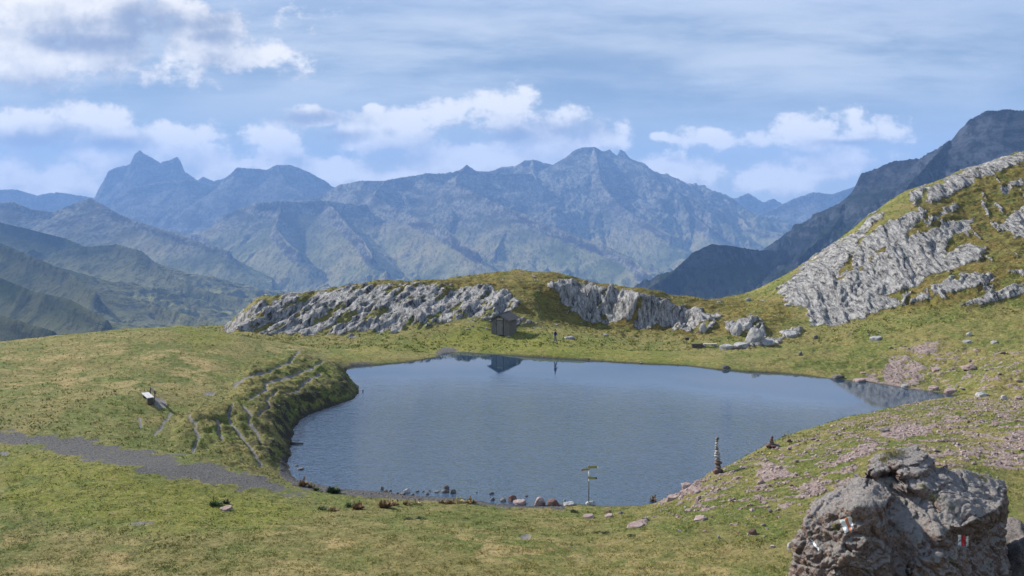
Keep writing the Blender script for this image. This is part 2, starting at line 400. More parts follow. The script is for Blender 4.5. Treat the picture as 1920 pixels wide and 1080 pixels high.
def ground_eval(X, Y):
    """height and surface masks of the ground at world points"""
    X = np.asarray(X, float); Y = np.asarray(Y, float)
    Dc = np.clip(Y, -20, 222)
    k = np.where(Y > 222, 222 / np.maximum(Y, 1), 1.0)
    T = tps(X * k, Dc)
    # shore
    s = -sdpoly(X, Y, SHORE, margin=70)
    s = np.where(s > 900, 80.0, s)
    sn = s + 0.35 * fbm(X / 2.2, Y / 2.2, 3, seed=3) * np.exp(-np.abs(s) / 2) + 0.12 * fbm(X / .5, Y / .5, 2, seed=4) * np.exp(-np.abs(s))
    w = np.where((X > 5) & (Y < 88), 0.55, 1.3)
    near = 1 - np.exp(-np.maximum(sn, 0) / w)
    T = np.where((Y < 135) & (s < 40), np.maximum(T, 0.12), T)
    z = np.where(sn > 0, T * near + 0.02 * np.minimum(sn, 1), np.maximum(-1.6, sn * 0.22))
    # photo coordinates of the smooth surface decide which kind of ground lies here
    yy = np.maximum(Y, 1.0)
    px = 960 + F * X / yy; py = HY + F * (CAMH - z) / yy
    m = {}
    land = (sn > -0.1)
    def zone(name, soft=6, amp=8, sc=1.5, dmin=20, dmax=1e9, closed=True, octv=4, sd_=1):
        wn_ = amp * fbm(X / sc, Y / sc + z / sc, octv, 0.6, seed=sd_) if amp else 0
        r = np.zeros(X.shape)
        for poly in ZONES[name]:
            d = sdpoly(px, py, poly, closed)
            r = np.maximum(r, sstep(-soft, soft, d + wn_ + (0 if closed else soft * .6)))
        return r * ((Y > dmin) & (Y < dmax))
    ridge = zone('ridge', 7, 16, 2.5, 119, 162); cliff = zone('cliff', 6, 14, 2.5, 122, 160)
    face = zone('face', 5, 14, 2.0, 118, 200); ledge = zone('ledge', 3, 6, 1.0, 105, 200)
    pb = zone('pinkbank', 4, 9, 1.0, 80, 125); psp = zone('pinksparse', 20, 5, 2, 80, 125)
    pn = zone('pinknear', 16, 18, 2.0, 40, 90); ps = zone('pinkslab', 3, 6, 0.8, 40, 90); scree = zone('scree', 14, 14, 1.5, 40, 90)
    road = zone('road', 13, 26, 1.6, 50, 80, octv=5) * sstep(660, 470, px); beach = zone('beach', 5, 5, 0.8, 50, 125)
    path = np.maximum(zone('path', 4.2, 3.5, 0.7, 40, 130, closed=False), zone('bare', 2, 3, .5, 36, 130), .55 * zone('track', 5, 6, 0.7, 40, 130, closed=False))
    bank = zone('bank', 20, 10, 3, 50, 110); tus = zone('tussock', 14, 8, 3, 80, 210)
    gold = zone('gold', 14, 12, 3, 110, 210); lush = zone('lush', 22, 14, 3, 40, 130); dry = zone('dry', 24, 24, 3, 36, 125)
    # geometry noise: flutes and slabs run across the faces
    q = (z - CAMH) / yy * 130.0
    ac = X * 0.66 - q * 0.75; al = X * 0.75 + q * 0.66            # across / along the beds of the middle ridge
    fc = X * 0.86 - q * 0.50; fa = X * 0.50 + q * 0.86            # the same on the right-hand face (steeper)
    wx = 0.5 * fbm(X / 2.5, q / 2.5, 3, .5, seed=19)
    patch = fbm(ac / 1.1, al / 2.9, 5, 0.62, seed=21)
    rk_r = ridge * sstep(-0.17, -0.05, patch + 0.10 * (ridge - .5) - .25 * sstep(545, 525, py))
    rk_c = cliff * sstep(-0.40, -.2, patch)
    patch2 = fbm(fc / 1.3, fa / 3.4, 5, 0.62, seed=27)
    rk_f = np.maximum(face * sstep(-0.60, -0.42, patch2), (tus * (px > 1500) * (py < 560)) * sstep(0.22, 0.30, patch2))
    rk_l = ledge * sstep(-0.35, -0.1, patch)
    topout = zone('gold', 10, 10, 2, 118, 200) * (px < 1480) * sstep(0.30, 0.40, fbm(X / 1.5, q / .5, 4, .6, seed=37))
    rock = np.clip(np.maximum.reduce([rk_r, rk_c, rk_f, rk_l, topout * .9]), 0, 1) * land
    pk = fbm((X - Y * .5) / 1.6, (Y + X * .5) / 0.9, 5, 0.68, seed=33)
    pink = np.maximum.reduce([pb * sstep(-.25, -.05, pk), psp * sstep(.10, .20, pk), pn * sstep(0.06, 0.20, pk), ps * sstep(-.4, -.2, pk), scree * sstep(-.1, .1, pk)]) * land
    pink *= (1 - rock)

    def beds(c, l, sd_, k=1.0):
        f1 = ridged((c + wx) / (0.55 * k), l / (4.0 * k), 4, 0.6, seed=sd_)
        t = (fbm(c / 1.6 + wx * .5, l / 4.5, 3, 0.5, seed=sd_ + 5) * 3.2 + 10)
        st = np.floor(t) + sstep(0.72, 1.0, t - np.floor(t)) - 10
        f2 = ridged((c + wx * .5) / 0.24, l / 2.2, 3, 0.6, seed=sd_ + 9)
        return 0.20 * f1 + 0.05 * f2, 0.34 * st
    f_r, s_r = beds(ac, al, 41)
    f_f, s_f = beds(fc, fa, 81, 1.7)
    z = z + rk_r * (0.10 + f_r) + ridge * s_r + rk_c * (0.1 + 1.3 * f_r) + cliff * s_r * 1.2
    z = z + np.clip(face, 0, 1) * s_f * 0.85 + rk_f * (0.15 + 1.0 * f_f) + rk_l * (0.30 + 1.5 * f_r + .5 * s_r)
    crk = ridged((X - Y * .5) / 0.8, (Y + X * .5) / 1.9, 4, .6, seed=51)
    z = z + pink * (0.02 + 0.12 * crk) * np.clip(s, 0, 1)
    lnd = np.clip(sn / 1.2, 0, 1)
    mid = sstep(30, 40, Y) * (Y < 230)
    z = z + lnd * mid * (0.26 * fbm(X / 6, Y / 5, 3, seed=61) + 0.075 * fbm(X / 1.1, Y / 0.9, 4, 0.65, seed=63)) * (1 - road * .7) * (1 - beach)
    z = z + lnd * bank * (0.45 * fbm(X / 2.0 + Y / 4, Y / 1.6, 4, 0.6, seed=65) + 0.30 * ridged(X / 1.9 - Y / 5, Y / 1.9, 4, .6, seed=66)) * (1 - path)
    z = z + bank * 0.5 * (1 - np.exp(-np.maximum(sn, 0) / .7)) * lnd
    z = z + tus * (1 - rock) * (0.34 * fbm(X / 1.4, Y / 1.4 + z / 2, 4, 0.62, seed=67)) * lnd
    z = z + gold * (1 - rock) * 0.55 * fbm(X / 4.5, Y / 4.5 + z / 2, 3, 0.5, seed=69) * lnd
    z = z - zone('hollow', 10, 8, 2, 120, 143) * 1.1
    z = z - path * 0.09 * lnd + road * lnd * -0.04
    # fall away to the valley far behind
    z = np.where(Y > 222, T + (-640 - T) * (1 - np.exp(-(Y - 222) / 800.0)), z)
    m['rock'] = rock; m['pink'] = pink; m['gravel'] = np.clip(np.maximum(road, beach), 0, 1) * (sn > -2)
    m['soil'] = np.clip(path, 0, 1); m['gold'] = gold; m['lush'] = lush; m['dry'] = dry; m['bank'] = bank; m['tus'] = tus
    m['shore'] = bank * sstep(3.2, 0.6, sn)
    m['wet'] = sstep(0.5, 0.0, sn); m['sn'] = sn; m['face'] = np.clip(face, 0, 1)
    return z, m


def ground_z(x, y):
    return ground_eval(np.atleast_1d(np.array(x, float)), np.atleast_1d(np.array(y, float)))[0]


def hits(pts, dmin=36.0, dmax=190.0, step=0.15):
    """where the lines of sight through photo pixels meet the ground"""
    Ds = np.arange(dmin, dmax, step)
    res = []
    pts = np.array(pts, float)
    for i0 in range(0, len(pts), 60):
        p = pts[i0:i0 + 60]
        DD = np.broadcast_to(Ds, (len(p), len(Ds)))
        XX = (p[:, :1] - 960) / F * DD
        zr = CAMH - (p[:, 1:2] - HY) / F * DD
        zg = ground_eval(XX, DD)[0]
        zg = np.maximum(zg, 0.0)
        below = zr <= zg
        idx = np.where(below.any(1), below.argmax(1), (zr - zg).argmin(1))
        for j, k in enumerate(idx):
            res.append((XX[j, k], Ds[k], zg[j, k]))
    return res


# ------------------------------------------------------------------ object helpers
def tag(o, label=None, cat=None, group=None, kind=None):
    if label: o['label'] = label
    if cat: o['category'] = cat
    if group: o['group'] = group
    if kind: o['kind'] = kind
    return o


def mesh_from(name, verts, faces, mat=None, smooth=True, parent=None, attrs=None):
    me = bpy.data.meshes.new(name)
    verts = np.asarray(verts, np.float32); faces = np.asarray(faces, np.int32)
    n = faces.shape[1]
    me.vertices.add(len(verts)); me.vertices.foreach_set('co', verts.ravel())
    me.loops.add(faces.size); me.loops.foreach_set('vertex_index', faces.ravel())
    me.polygons.add(len(faces))
    me.polygons.foreach_set('loop_start', np.arange(0, faces.size, n, dtype=np.int32))
    me.polygons.foreach_set('loop_total', np.full(len(faces), n, np.int32))
    me.polygons.foreach_set('use_smooth', np.full(len(faces), smooth, bool))
    for k, a in (attrs or {}).items():
        at = me.attributes.new(k, 'FLOAT', 'POINT'); at.data.foreach_set('value', np.asarray(a, np.float32).ravel())
    me.update(calc_edges=True)
    if mat: me.materials.append(mat)
    o = bpy.data.objects.new(name, me); C.objects.link(o)
    if parent: o.parent = parent
    return o


def grid_faces(nr, nc):
    i = np.arange(nr * nc).reshape(nr, nc)
    return np.stack([i[:-1, :-1], i[:-1, 1:], i[1:, 1:], i[1:, :-1]], -1).reshape(-1, 4)


def new_mat(name, rough=0.9):
    m = bpy.data.materials.new(name); m.use_nodes = True
    g = G(m.node_tree); b = m.node_tree.nodes['Principled BSDF']
    b.inputs['Roughness'].default_value = rough
    b.inputs['Specular IOR Level'].default_value = 0.2
    return m, g, b


def bump(g, b, h, strength=1.0, dist=0.1):
    x = g.n('ShaderNodeBump'); x.inputs['Strength'].default_value = strength; x.inputs['Distance'].default_value = dist
    g.put(x.inputs['Height'], h); g.put(b.inputs['Normal'], x.outputs[0])


# ------------------------------------------------------------------ ground material
def ground_material():
    m, g, b = new_mat("alpine_ground", 0.95)
    geo = g.n('ShaderNodeNewGeometry'); pos = geo.outputs['Position']
    A = lambda n: g.attr(n)
    nA = g.noise(pos, 0.16, 5, 0.6); nB = g.noise(pos, 0.9, 6, 0.65); nC = g.noise(pos, 5.0, 4, 0.7); nD = g.noise(pos, 0.45, 4, 0.6, 0.5)
    nF = g.noise(pos, 22.0, 3, 0.7)
    green = (0.128, 0.152, 0.030); olive = (0.225, 0.195, 0.062); straw = (0.40, 0.30, 0.125); dark = (0.040, 0.050, 0.014); lushc = (0.195, 0.205, 0.024)
    brown = (0.13, 0.085, 0.03)
    pst = g.mapping(pos, (1, 1, 3))
    nG = g.noise(pst, 2.2, 5, 0.75)
    col = g.mix(g.ramp(nA, 0.40, 0.58), green, olive)
    col = g.mix(g.m('MULTIPLY', g.ramp(nD, 0.48, 0.62), g.m('ADD', 0.22, g.m('MULTIPLY', A('dry'), 0.75))), col, straw)
    col = g.mix(g.m('MULTIPLY', A('lush'), g.ramp(nB, 0.3, 0.55, 0.35, 0.95)), col, lushc)
    col = g.mix(g.m('MULTIPLY', A('gold'), g.ramp(nD, 0.38, 0.54, 0.35, 0.95)), col, (0.185, 0.130, 0.030))
    col = g.mix(g.m('MULTIPLY', g.m('MAXIMUM', A('gold'), A('bank')), g.ramp(nB, 0.47, 0.60, 0.0, 0.75)), col, (0.055, 0.058, 0.014))
    n0 = g.noise(pos, 0.35, 3, 0.6)
    col = g.mix(g.m('MULTIPLY', g.ramp(n0, 0.52, 0.66), 0.55), col, (0.125, 0.168, 0.030))
    col = g.mix(g.ramp(nG, 0.52, 0.62, 0, 0.5), col, dark)
    col = g.mix(g.ramp(nG, 0.47, 0.38, 0, 0.5), col, straw)
    col = g.mix(g.m('MULTIPLY', g.ramp(nC, 0.54, 0.66), 0.6), col, dark)
    col = g.mix(g.m('MULTIPLY', g.ramp(nB, 0.58, 0.68), 0.5), col, brown)
    col = g.mix(g.m('MULTIPLY', g.ramp(nF, 0.52, 0.68), 0.3), col, straw)
    col = g.mix(g.m('MULTIPLY', g.ramp(nF, 0.48, 0.32), 0.35), col, dark)
    # soil, gravel
    gc = g.mix(g.ramp(g.noise(pos, 9, 5, 0.8), .35, .65), (0.048, 0.045, 0.042), (0.175, 0.166, 0.154))
    gravf = g.ramp(g.m('ADD', A('gravel'), g.m('MULTIPLY', g.m('SUBTRACT', nC, 0.5), 0.9)), 0.35, 0.6)
    col = g.mix(gravf, col, gc)
    soil = g.ramp(g.m('ADD', A('soil'), g.m('MULTIPLY', g.m('SUBTRACT', nC, 0.5), 0.7)), 0.40, 0.62)
    col = g.mix(soil, col, (0.22, 0.205, 0.19))
    # pink schist
    pf = g.ramp(g.m('ADD', A('pink'), g.m('MULTIPLY', g.m('SUBTRACT', nC, 0.5), 1.1)), 0.42, 0.62)
    pv = g.mapping(pos, (1.4, .6, 1.4), (0, 0, R(30)))
    nP = g.noise(pv, 3.0, 7, 0.75, 0.5)
    pc = g.mix(nB, (0.27, 0.195, 0.17), (0.36, 0.285, 0.255))
    pc = g.mix(g.ramp(nP, 0.50, 0.60, 0, .9), pc, (0.075, 0.052, 0.045))
    pc = g.mix(g.ramp(nP, 0.44, 0.34, 0, .6), pc, (0.42, 0.36, 0.33))
    col = g.mix(pf, col, pc)
    # limestone
    rv = g.mapping(pos, (1.0, .25, .25), (0, R(40), 0))
    rn = g.noise(rv, 2.4, 9, 0.72, 0.6)
    rc = g.mix(g.ramp(rn, 0.38, 0.54), (0.60, 0.575, 0.535), (0.30, 0.29, 0.28))
    rc = g.mix(g.ramp(rn, 0.54, 0.60, 0, .95), rc, (0.045, 0.044, 0.045))
    rc = g.mix(g.ramp(g.noise(pos, 3.5, 6, .75), 0.54, 0.62, 0, .7), rc, (0.10, 0.097, 0.092))
    rc = g.mix(g.ramp(g.noise(pos, .7, 6, 0.7), 0.54, 0.66, 0, .65), rc, (0.16, 0.155, 0.15))
    rf = g.ramp(g.m('ADD', A('rock'), g.m('MULTIPLY', g.m('SUBTRACT', nC, 0.5), 0.9)), 0.40, 0.58)
    col = g.mix(rf, col, rc)
    wet = A('wet')
    col = g.mix(wet, col, (0.05, 0.045, 0.03))
    sN = A('shore')
    col = g.mix(g.m('MULTIPLY', sN, g.ramp(nB, .40, .55)), col, (0.045, 0.038, 0.024))  # dark soil and the bank's shade, both put into the colour
    g.put(b.inputs['Base Color'], col)
    h = g.m('ADD', g.m('MULTIPLY', nC, 0.5), g.m('MULTIPLY', nF, 0.35))
    h = g.m('ADD', h, g.m('MULTIPLY', rf, g.m('MULTIPLY', rn, 4.0)))
    bump(g, b, h, 1.0, 0.32)
    return m


GMAT = ground_material()


def build_ground():
    us = np.arange(-0.60, 0.6001, 0.00125)
    e = 0.60 + np.cumsum(0.004 * 1.05 ** np.arange(44))
    us = np.concatenate([-e[::-1], us, e])
    ds = np.concatenate([np.arange(-9, 15, .8), np.arange(15, 36, .3), np.arange(36, 63, .1), np.arange(63, 112, .2), np.arange(112, 172, .15), np.arange(172, 230, .6),
                         230 * 1.09 ** np.arange(1, 52)])
    D, Uu = np.meshgrid(ds, us, indexing='ij')
    X = Uu * (D + 10)
    z, m = ground_eval(X, D)
    at = {k: m[k] for k in ('rock', 'pink', 'gravel', 'soil', 'gold', 'lush', 'dry', 'bank', 'wet', 'shore')}
    o = mesh_from('ground', np.stack([X, D, z], -1).reshape(-1, 3), grid_faces(*D.shape), GMAT, attrs=at)
    tag(o, kind='structure')
    return ds, us, z


import time as _t
_t0 = _t.time()
build_ground()
print('ground', _t.time() - _t0)


# ------------------------------------------------------------------ lake
def build_water():
    m, g, b = new_mat("lake_water", 0.03)
    geo = g.n('ShaderNodeNewGeometry'); pos = geo.outputs['Position']
    sp = g.n('ShaderNodeSeparateXYZ'); g.put(sp.inputs[0], pos)
    b.inputs['Base Color'].default_value = (0.017, 0.040, 0.072, 1)
    b.inputs['IOR'].default_value = 2.1
    b.inputs['Specular IOR Level'].default_value = 0.5
    n1 = g.noise(g.mapping(pos, (1, 1.6, 1)), 2.6, 3, 0.6)
    n2 = g.noise(g.mapping(pos, (1, 1.5, 1)), 0.7, 2, 0.5)
    calm = g.ramp(g.m('ADD', g.m('ADD', sp.outputs[1], g.m('MULTIPLY', g.m('MAXIMUM', g.m('SUBTRACT', sp.outputs[0], 14.0), 0.0), 0.8)), g.m('MULTIPLY', g.noise(pos, 0.06, 3, .6), 10.0)), 84, 106, 1.0, 0.006)
    h = g.m('ADD', n1, g.m('MULTIPLY', n2, 0.8))
    x = g.n('ShaderNodeBump'); x.inputs['Distance'].default_value = 0.13
    g.put(x.inputs['Strength'], calm)
    g.put(x.inputs['Height'], h); g.put(b.inputs['Normal'], x.outputs[0])
    v = [(-60, 45, 0), (75, 45, 0), (75, 125, 0), (-60, 125, 0)]
    # outline follows the shore, a little outside it
    bm = bmesh.new()
    pts = np.array(SHORE); c = pts.mean(0)
    vs = []
    n = len(pts)
    for i in range(n):
        a, b_, d = pts[i - 1], pts[i], pts[(i + 1) % n]
        t = (d - a); t /= np.linalg.norm(t) + 1e-9
        nrm = np.array([t[1], -t[0]])
        vs.append(bm.verts.new((b_[0] + nrm[0] * 1.2 * SGN, b_[1] + nrm[1] * 1.2 * SGN, 0.0)))
    f = bm.faces.new(vs)
    if f.normal.z < 0: f.normal_flip()
    bmesh.ops.triangulate(bm, faces=[f])
    bmesh.ops.recalc_face_normals(bm, faces=bm.faces)
    me = bpy.data.meshes.new('lake_water'); bm.to_mesh(me); bm.free()
    me.materials.append(m)
    o = bpy.data.objects.new('lake_water', me); C.objects.link(o)
    for p in me.polygons: pass
    tag(o, kind='structure')
    if me.polygons[0].normal.z < 0: me.flip_normals()


_a = 0.5 * sum(SHORE[i - 1][0] * SHORE[i][1] - SHORE[i][0] * SHORE[i - 1][1] for i in range(len(SHORE)))
SGN = 1 if _a > 0 else -1
build_water()


# ------------------------------------------------------------------ mountains
def mountain_material(name, grass, rock, scree, gmax, seed, steep=(0.62, 0.80)):
    m, g, b = new_mat(name, 1.0)
    b.inputs['Specular IOR Level'].default_value = 0.0
    geo = g.n('ShaderNodeNewGeometry'); pos = g.v('ADD', geo.outputs['Position'], (seed * 777, 0, 0))
    sp = g.n('ShaderNodeSeparateXYZ'); g.put(sp.inputs[0], geo.outputs['Position'])
    sn_ = g.n('ShaderNodeSeparateXYZ'); g.put(sn_.inputs[0], geo.outputs['Normal'])
    n1 = g.noise(pos, 0.0035, 8, 0.65, 0.4); n2 = g.noise(g.mapping(pos, (1, .4, 2.2)), 0.006, 8, 0.7, 0.5)
    n3 = g.noise(g.mapping(pos, (1, .3, .5)), 0.02, 8, 0.75)
    fl = g.m('ADD', sn_.outputs[2], g.m('MULTIPLY', g.m('SUBTRACT', n1, 0.5), 0.5))
    gf = g.m('MULTIPLY', g.ramp(fl, steep[0], steep[1]), g.ramp(g.m('ADD', sp.outputs[2], g.m('MULTIPLY', n1, 500.0)), gmax, gmax + 350, 1.0, 0.12))
    n5 = g.noise(g.mapping(pos, (1, .5, .6)), 0.045, 5, 0.75)
    rc = g.mix(g.ramp(n2, 0.40, 0.58), rock, scree)
    rc = g.mix(g.ramp(n5, 0.46, 0.58, 0, .75), rc, tuple(.45 * c for c in rock))
    gc = g.mix(g.ramp(n2, 0.38, 0.62), grass, tuple(0.55 * c for c in grass))
    n4 = g.noise(pos, 0.0016, 6, 0.6, 0.5)
    gc = g.mix(g.m('MULTIPLY', g.ramp(sp.outputs[2], -330, -190, 0.85, 0.0), g.ramp(n4, .36, .52)), gc, (0.30, 0.28, 0.13))  # low slopes: sunlit meadow patches painted into the colour
    gc = g.mix(g.ramp(n4, 0.48, 0.60, 0, 0.8), gc, (grass[0] * 2.1, grass[1] * 1.6, grass[2] * 2.2))
    gc = g.mix(g.ramp(n3, 0.5, 0.62, 0, 0.7), gc, tuple(.4 * c for c in grass))
    gc = g.mix(g.ramp(n5, 0.50, 0.62, 0, .6), gc, tuple(.35 * c for c in grass))
    col = g.mix(gf, rc, gc)
    g.put(b.inputs['Base Color'], col)
    bump(g, b, g.m('ADD', g.m('ADD', n2, g.m('MULTIPLY', n3, 0.5)), g.m('MULTIPLY', n5, 0.25)), 1.0, 60)
    return m


def build_range(name, spines, dr, ur, nr, nc, slope, amp, L, base, mat, seed, jag=6.0, pw=0.9, warp=0.0, crag=25.0):
    """heightfield made of sloping flanks below crest lines; spines = lists of (px,py,D)"""
    ds = np.geomspace(dr[0], dr[1], nr); us = np.linspace(ur[0], ur[1], nc)
    D, Uu = np.meshgrid(ds, us, indexing='ij'); X = Uu * D
    k = L
    Xw = X + warp * k * fbm(X / k, D / k, 3, seed=seed); Yw = D + warp * k * fbm(X / k + 40, D / k, 3, seed=seed + 3)
    z = np.full(X.shape, float(base)); dist = np.full(X.shape, 1e6)
    for sp in spines:
        sl = slope
        if isinstance(sp[0], (int, float)): sl = sp[0]; sp = sp[1]
        P_ = np.array([W(*p) for p in sp])
        for a, b in zip(P_[:-1], P_[1:]):
            ex, ey = b[0] - a[0], b[1] - a[1]
            t = np.clip(((Xw - a[0]) * ex + (Yw - a[1]) * ey) / (ex * ex + ey * ey), 0, 1)
            d = np.hypot(Xw - a[0] - t * ex, Yw - a[1] - t * ey)
            zz = a[2] + t * (b[2] - a[2]) - sl * d ** pw * (L ** (1 - pw)) - crag * (1 - np.exp(-(d / (crag * .6)) ** 2))
            better = zz > z
            dist = np.where(better, d, dist); z = np.where(better, zz, z)
    wgt = sstep(0, 1.0 * L, dist)
    r1 = ridged(X / L, D / (1.8 * L), 5, 0.5, seed=seed + 5)
    r2 = ridged(X / (L * .28), D / (L * .7), 5, 0.62, seed=seed + 9)
    f1 = fbm(X / (L * 1.4), D / (L * 1.4), 5, 0.55, seed=seed + 11)
    z = z + wgt * (amp * (r1 - 0.45) * .75 + 0.22 * amp * (r2 - .3) + amp * .5 * f1)
    z = z + jag * ridged(X / (L * .16), D / (L * .3), 5, .65, seed=seed + 15) * (.4 + 1.2 * np.clip(fbm(X / L, D / L, 2, seed=seed + 19) + .5, 0, 1)) * (1 - .5 * wgt) - jag * .4
    z = np.maximum(z, base + 12 * fbm(X / 500, D / 500, 3, seed=seed))
    o = mesh_from(name, np.stack([X, D, z], -1).reshape(-1, 3), grid_faces(nr, nc), mat)
    tag(o, kind='structure')
    return o


M_far = mountain_material('far_rock', (0.07, 0.08, 0.035), (0.08, 0.078, 0.075), (0.20, 0.195, 0.19), -800, 1)
M_main = mountain_material('massif_rock', (0.15, 0.165, 0.06), (0.055, 0.053, 0.050), (0.25, 0.235, 0.19), -200, 2, (0.55, 0.75))  # grass and scree lightened, sunlit patches put into the colour
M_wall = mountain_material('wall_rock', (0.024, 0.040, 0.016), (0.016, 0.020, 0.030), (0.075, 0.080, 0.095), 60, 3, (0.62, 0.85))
M_left = mountain_material('left_slopes', (0.060, 0.078, 0.028), (0.035, 0.037, 0.028), (0.12, 0.11, 0.075), 400, 4, (0.3, 0.55))

build_range('far_mountains', [[(-400, 350, 16000), (0, 357, 16000), (30, 356, 16000), (70, 366, 16000), (110, 361, 16000), (160, 368, 16000), (220, 385, 16000)],
                              (1.1, [(165, 395, 15000), (178, 370, 15000), (190, 345, 15000), (205, 318, 15000), (222, 312, 15000), (245, 306, 15000), (254, 286, 15000), (262, 281, 15000), (276, 291, 15000),
                               (300, 305, 15000), (318, 300, 15000), (331, 294, 15000), (335, 297, 15000), (341, 318, 15000), (358, 328, 15000), (370, 338, 15000), (380, 330, 15000), (400, 338, 15000), (425, 332, 15000), (445, 326, 15000), (520, 345, 15000)]),
                              [(1325, 385, 16500), (1345, 368, 16500), (1358, 363, 16500), (1375, 372, 16500), (1385, 368, 16500), (1403, 361, 16500), (1430, 379, 16500), (1450, 372, 16500), (1480, 388, 16500), (1600, 390, 16500)]],
            (10150, 12300), (-0.6, 0.4), 200, 1500, 0.8, 110, 420, -700, M_far, 11, jag=16, crag=140)
build_range('dark_mountains', [(0.8, [(200, 392, 11500), (215, 370, 11500), (250, 350, 11500), (300, 341, 11500), (352, 336, 11300), (385, 345, 11200), (412, 345, 11200), (420, 335, 11200), (445, 313, 11200), (500, 317, 11200),
                                (518, 308, 11200), (545, 308, 11200), (580, 322, 11200), (612, 340, 11200), (622, 349, 11200), (680, 362, 11200), (760, 372, 11200)]),
                               [(-500, 370, 10000), (-100, 385, 10000), (0, 390, 10000), (100, 400, 10000)],
                               [(1400, 400, 11000), (1425, 400, 11000), (1455, 388, 11000), (1490, 371, 11000), (1525, 360, 11000), (1560, 363, 11000), (1600, 350, 11000), (1640, 330, 11000), (1720, 320, 11000)],
                               [(330, 345, 11400), (300, 380, 10400), (330, 400, 9700)], [(520, 308, 11200), (540, 345, 10300), (600, 380, 9500)]],
            (8300, 10900), (-0.75, 0.55), 220, 900, 0.72, 130, 600, -650, M_far, 23, jag=10, crag=50)
MAIN = [[(540, 385, 8800), (600, 365, 8800), (640, 346, 8700), (690, 338, 8600), (730, 337, 8600), (770, 330, 8700), (800, 325, 8700), (830, 326, 8700), (855, 322, 8700), (873, 310, 8700), (890, 321, 8700), (935, 325, 8700), (1000, 325, 8800)],
        [(900, 322, 9600), (920, 318, 9600), (938, 312, 9600), (962, 311, 9600), (985, 300, 9600), (1000, 298, 9600), (1040, 308, 9600), (1060, 295, 9500), (1076, 280, 9500), (1090, 274, 9500), (1110, 274, 9500), (1125, 283, 9500), (1140, 281, 9500),
         (1155, 291, 9500), (1162, 280, 9500), (1170, 286, 9500), (1180, 297, 9500), (1205, 305, 9400), (1240, 330, 9300), (1280, 358, 9200), (1330, 385, 9100), (1370, 398, 9100), (1400, 396, 9000), (1440, 408, 9000), (1520, 420, 9000)],
        [(873, 310, 8700), (850, 345, 8000), (960, 395, 7300), (1100, 448, 6600), (1200, 488, 6100), (1240, 522, 5800)],
        [(730, 337, 8600), (700, 365, 7900), (760, 400, 7300), (840, 430, 6700), (900, 470, 6200)],
        [(400, 410, 7600), (440, 390, 7600), (480, 380, 7500), (530, 377, 7500), (600, 375, 7500), (690, 385, 7500)],
        [(530, 377, 7500), (520, 420, 6900), (560, 470, 6300)], [(620, 376, 7500), (660, 430, 6700), (700, 480, 6100)],
        [(1110, 274, 9500), (1130, 340, 8700), (1180, 400, 8000), (1260, 440, 7500)],
        [(1240, 330, 9300), (1300, 400, 8300), (1330, 430, 7800)], [(1370, 398, 9100), (1400, 425, 8200), (1470, 440, 7900), (1560, 440, 7900)],
        [(280, 425, 7300), (380, 440, 7000), (420, 470, 6500)], [(1000, 298, 9600), (1010, 350, 8900), (1060, 400, 8200)]]
build_range('massif_mountains', MAIN, (4700, 10200), (-0.42, 0.40), 480, 900, 0.50, 300, 900, -600, M_main, 37, jag=14, warp=.10, crag=45)
build_range('left_mountain', [[(-600, 360, 6200), (-100, 385, 6200), (0, 379, 6200), (25, 376, 6200), (60, 391, 6200), (100, 395, 6200), (140, 379, 6200), (167, 370, 6200), (190, 381, 6100), (225, 402, 6000), (270, 418, 5900), (330, 440, 5700), (430, 470, 5500)]],
            (4800, 7200), (-0.75, -0.25), 200, 420, 0.5, 110, 700, -600, M_main, 51, jag=4)
build_range('left_slopes', [[(-500, 380, 4300), (-100, 405, 4300), (0, 416, 4200), (60, 430, 4200), (120, 445, 4200), (180, 470, 4100), (260, 520, 3900)],
                            [(100, 470, 3900), (160, 460, 3900), (215, 456, 3900), (265, 470, 3800), (300, 500, 3700), (350, 530, 3600), (400, 548, 3500), (470, 560, 3400)],
                            [(-400, 430, 3000), (0, 455, 2900), (60, 480, 2800), (130, 510, 2700), (180, 550, 2500)],
                            [(-300, 480, 2300), (0, 520, 2200), (60, 545, 2100), (130, 560, 2000), (200, 600, 1850)],
                            [(-300, 560, 1700), (0, 590, 1600), (100, 620, 1500)], [(200, 545, 3000), (300, 575, 2700), (420, 610, 2400)]],
            (1250, 5200), (-0.80, -0.22), 420, 560, 0.36, 70, 420, -520, M_left, 63, jag=3)
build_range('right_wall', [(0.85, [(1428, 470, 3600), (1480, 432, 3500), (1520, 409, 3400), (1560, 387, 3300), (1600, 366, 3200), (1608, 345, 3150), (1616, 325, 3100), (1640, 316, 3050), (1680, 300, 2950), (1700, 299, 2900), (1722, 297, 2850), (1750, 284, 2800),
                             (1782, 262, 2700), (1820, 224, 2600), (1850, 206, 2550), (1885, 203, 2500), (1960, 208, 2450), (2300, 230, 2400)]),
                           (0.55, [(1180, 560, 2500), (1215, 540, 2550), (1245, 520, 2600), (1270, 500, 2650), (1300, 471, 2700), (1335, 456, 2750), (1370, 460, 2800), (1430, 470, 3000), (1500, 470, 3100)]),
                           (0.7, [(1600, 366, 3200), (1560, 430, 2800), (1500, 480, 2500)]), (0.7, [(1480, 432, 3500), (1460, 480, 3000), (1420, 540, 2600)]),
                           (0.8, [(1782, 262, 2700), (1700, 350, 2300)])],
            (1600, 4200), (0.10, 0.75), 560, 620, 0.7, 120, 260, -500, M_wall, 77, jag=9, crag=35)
print('mountains', _t.time() - _t0)

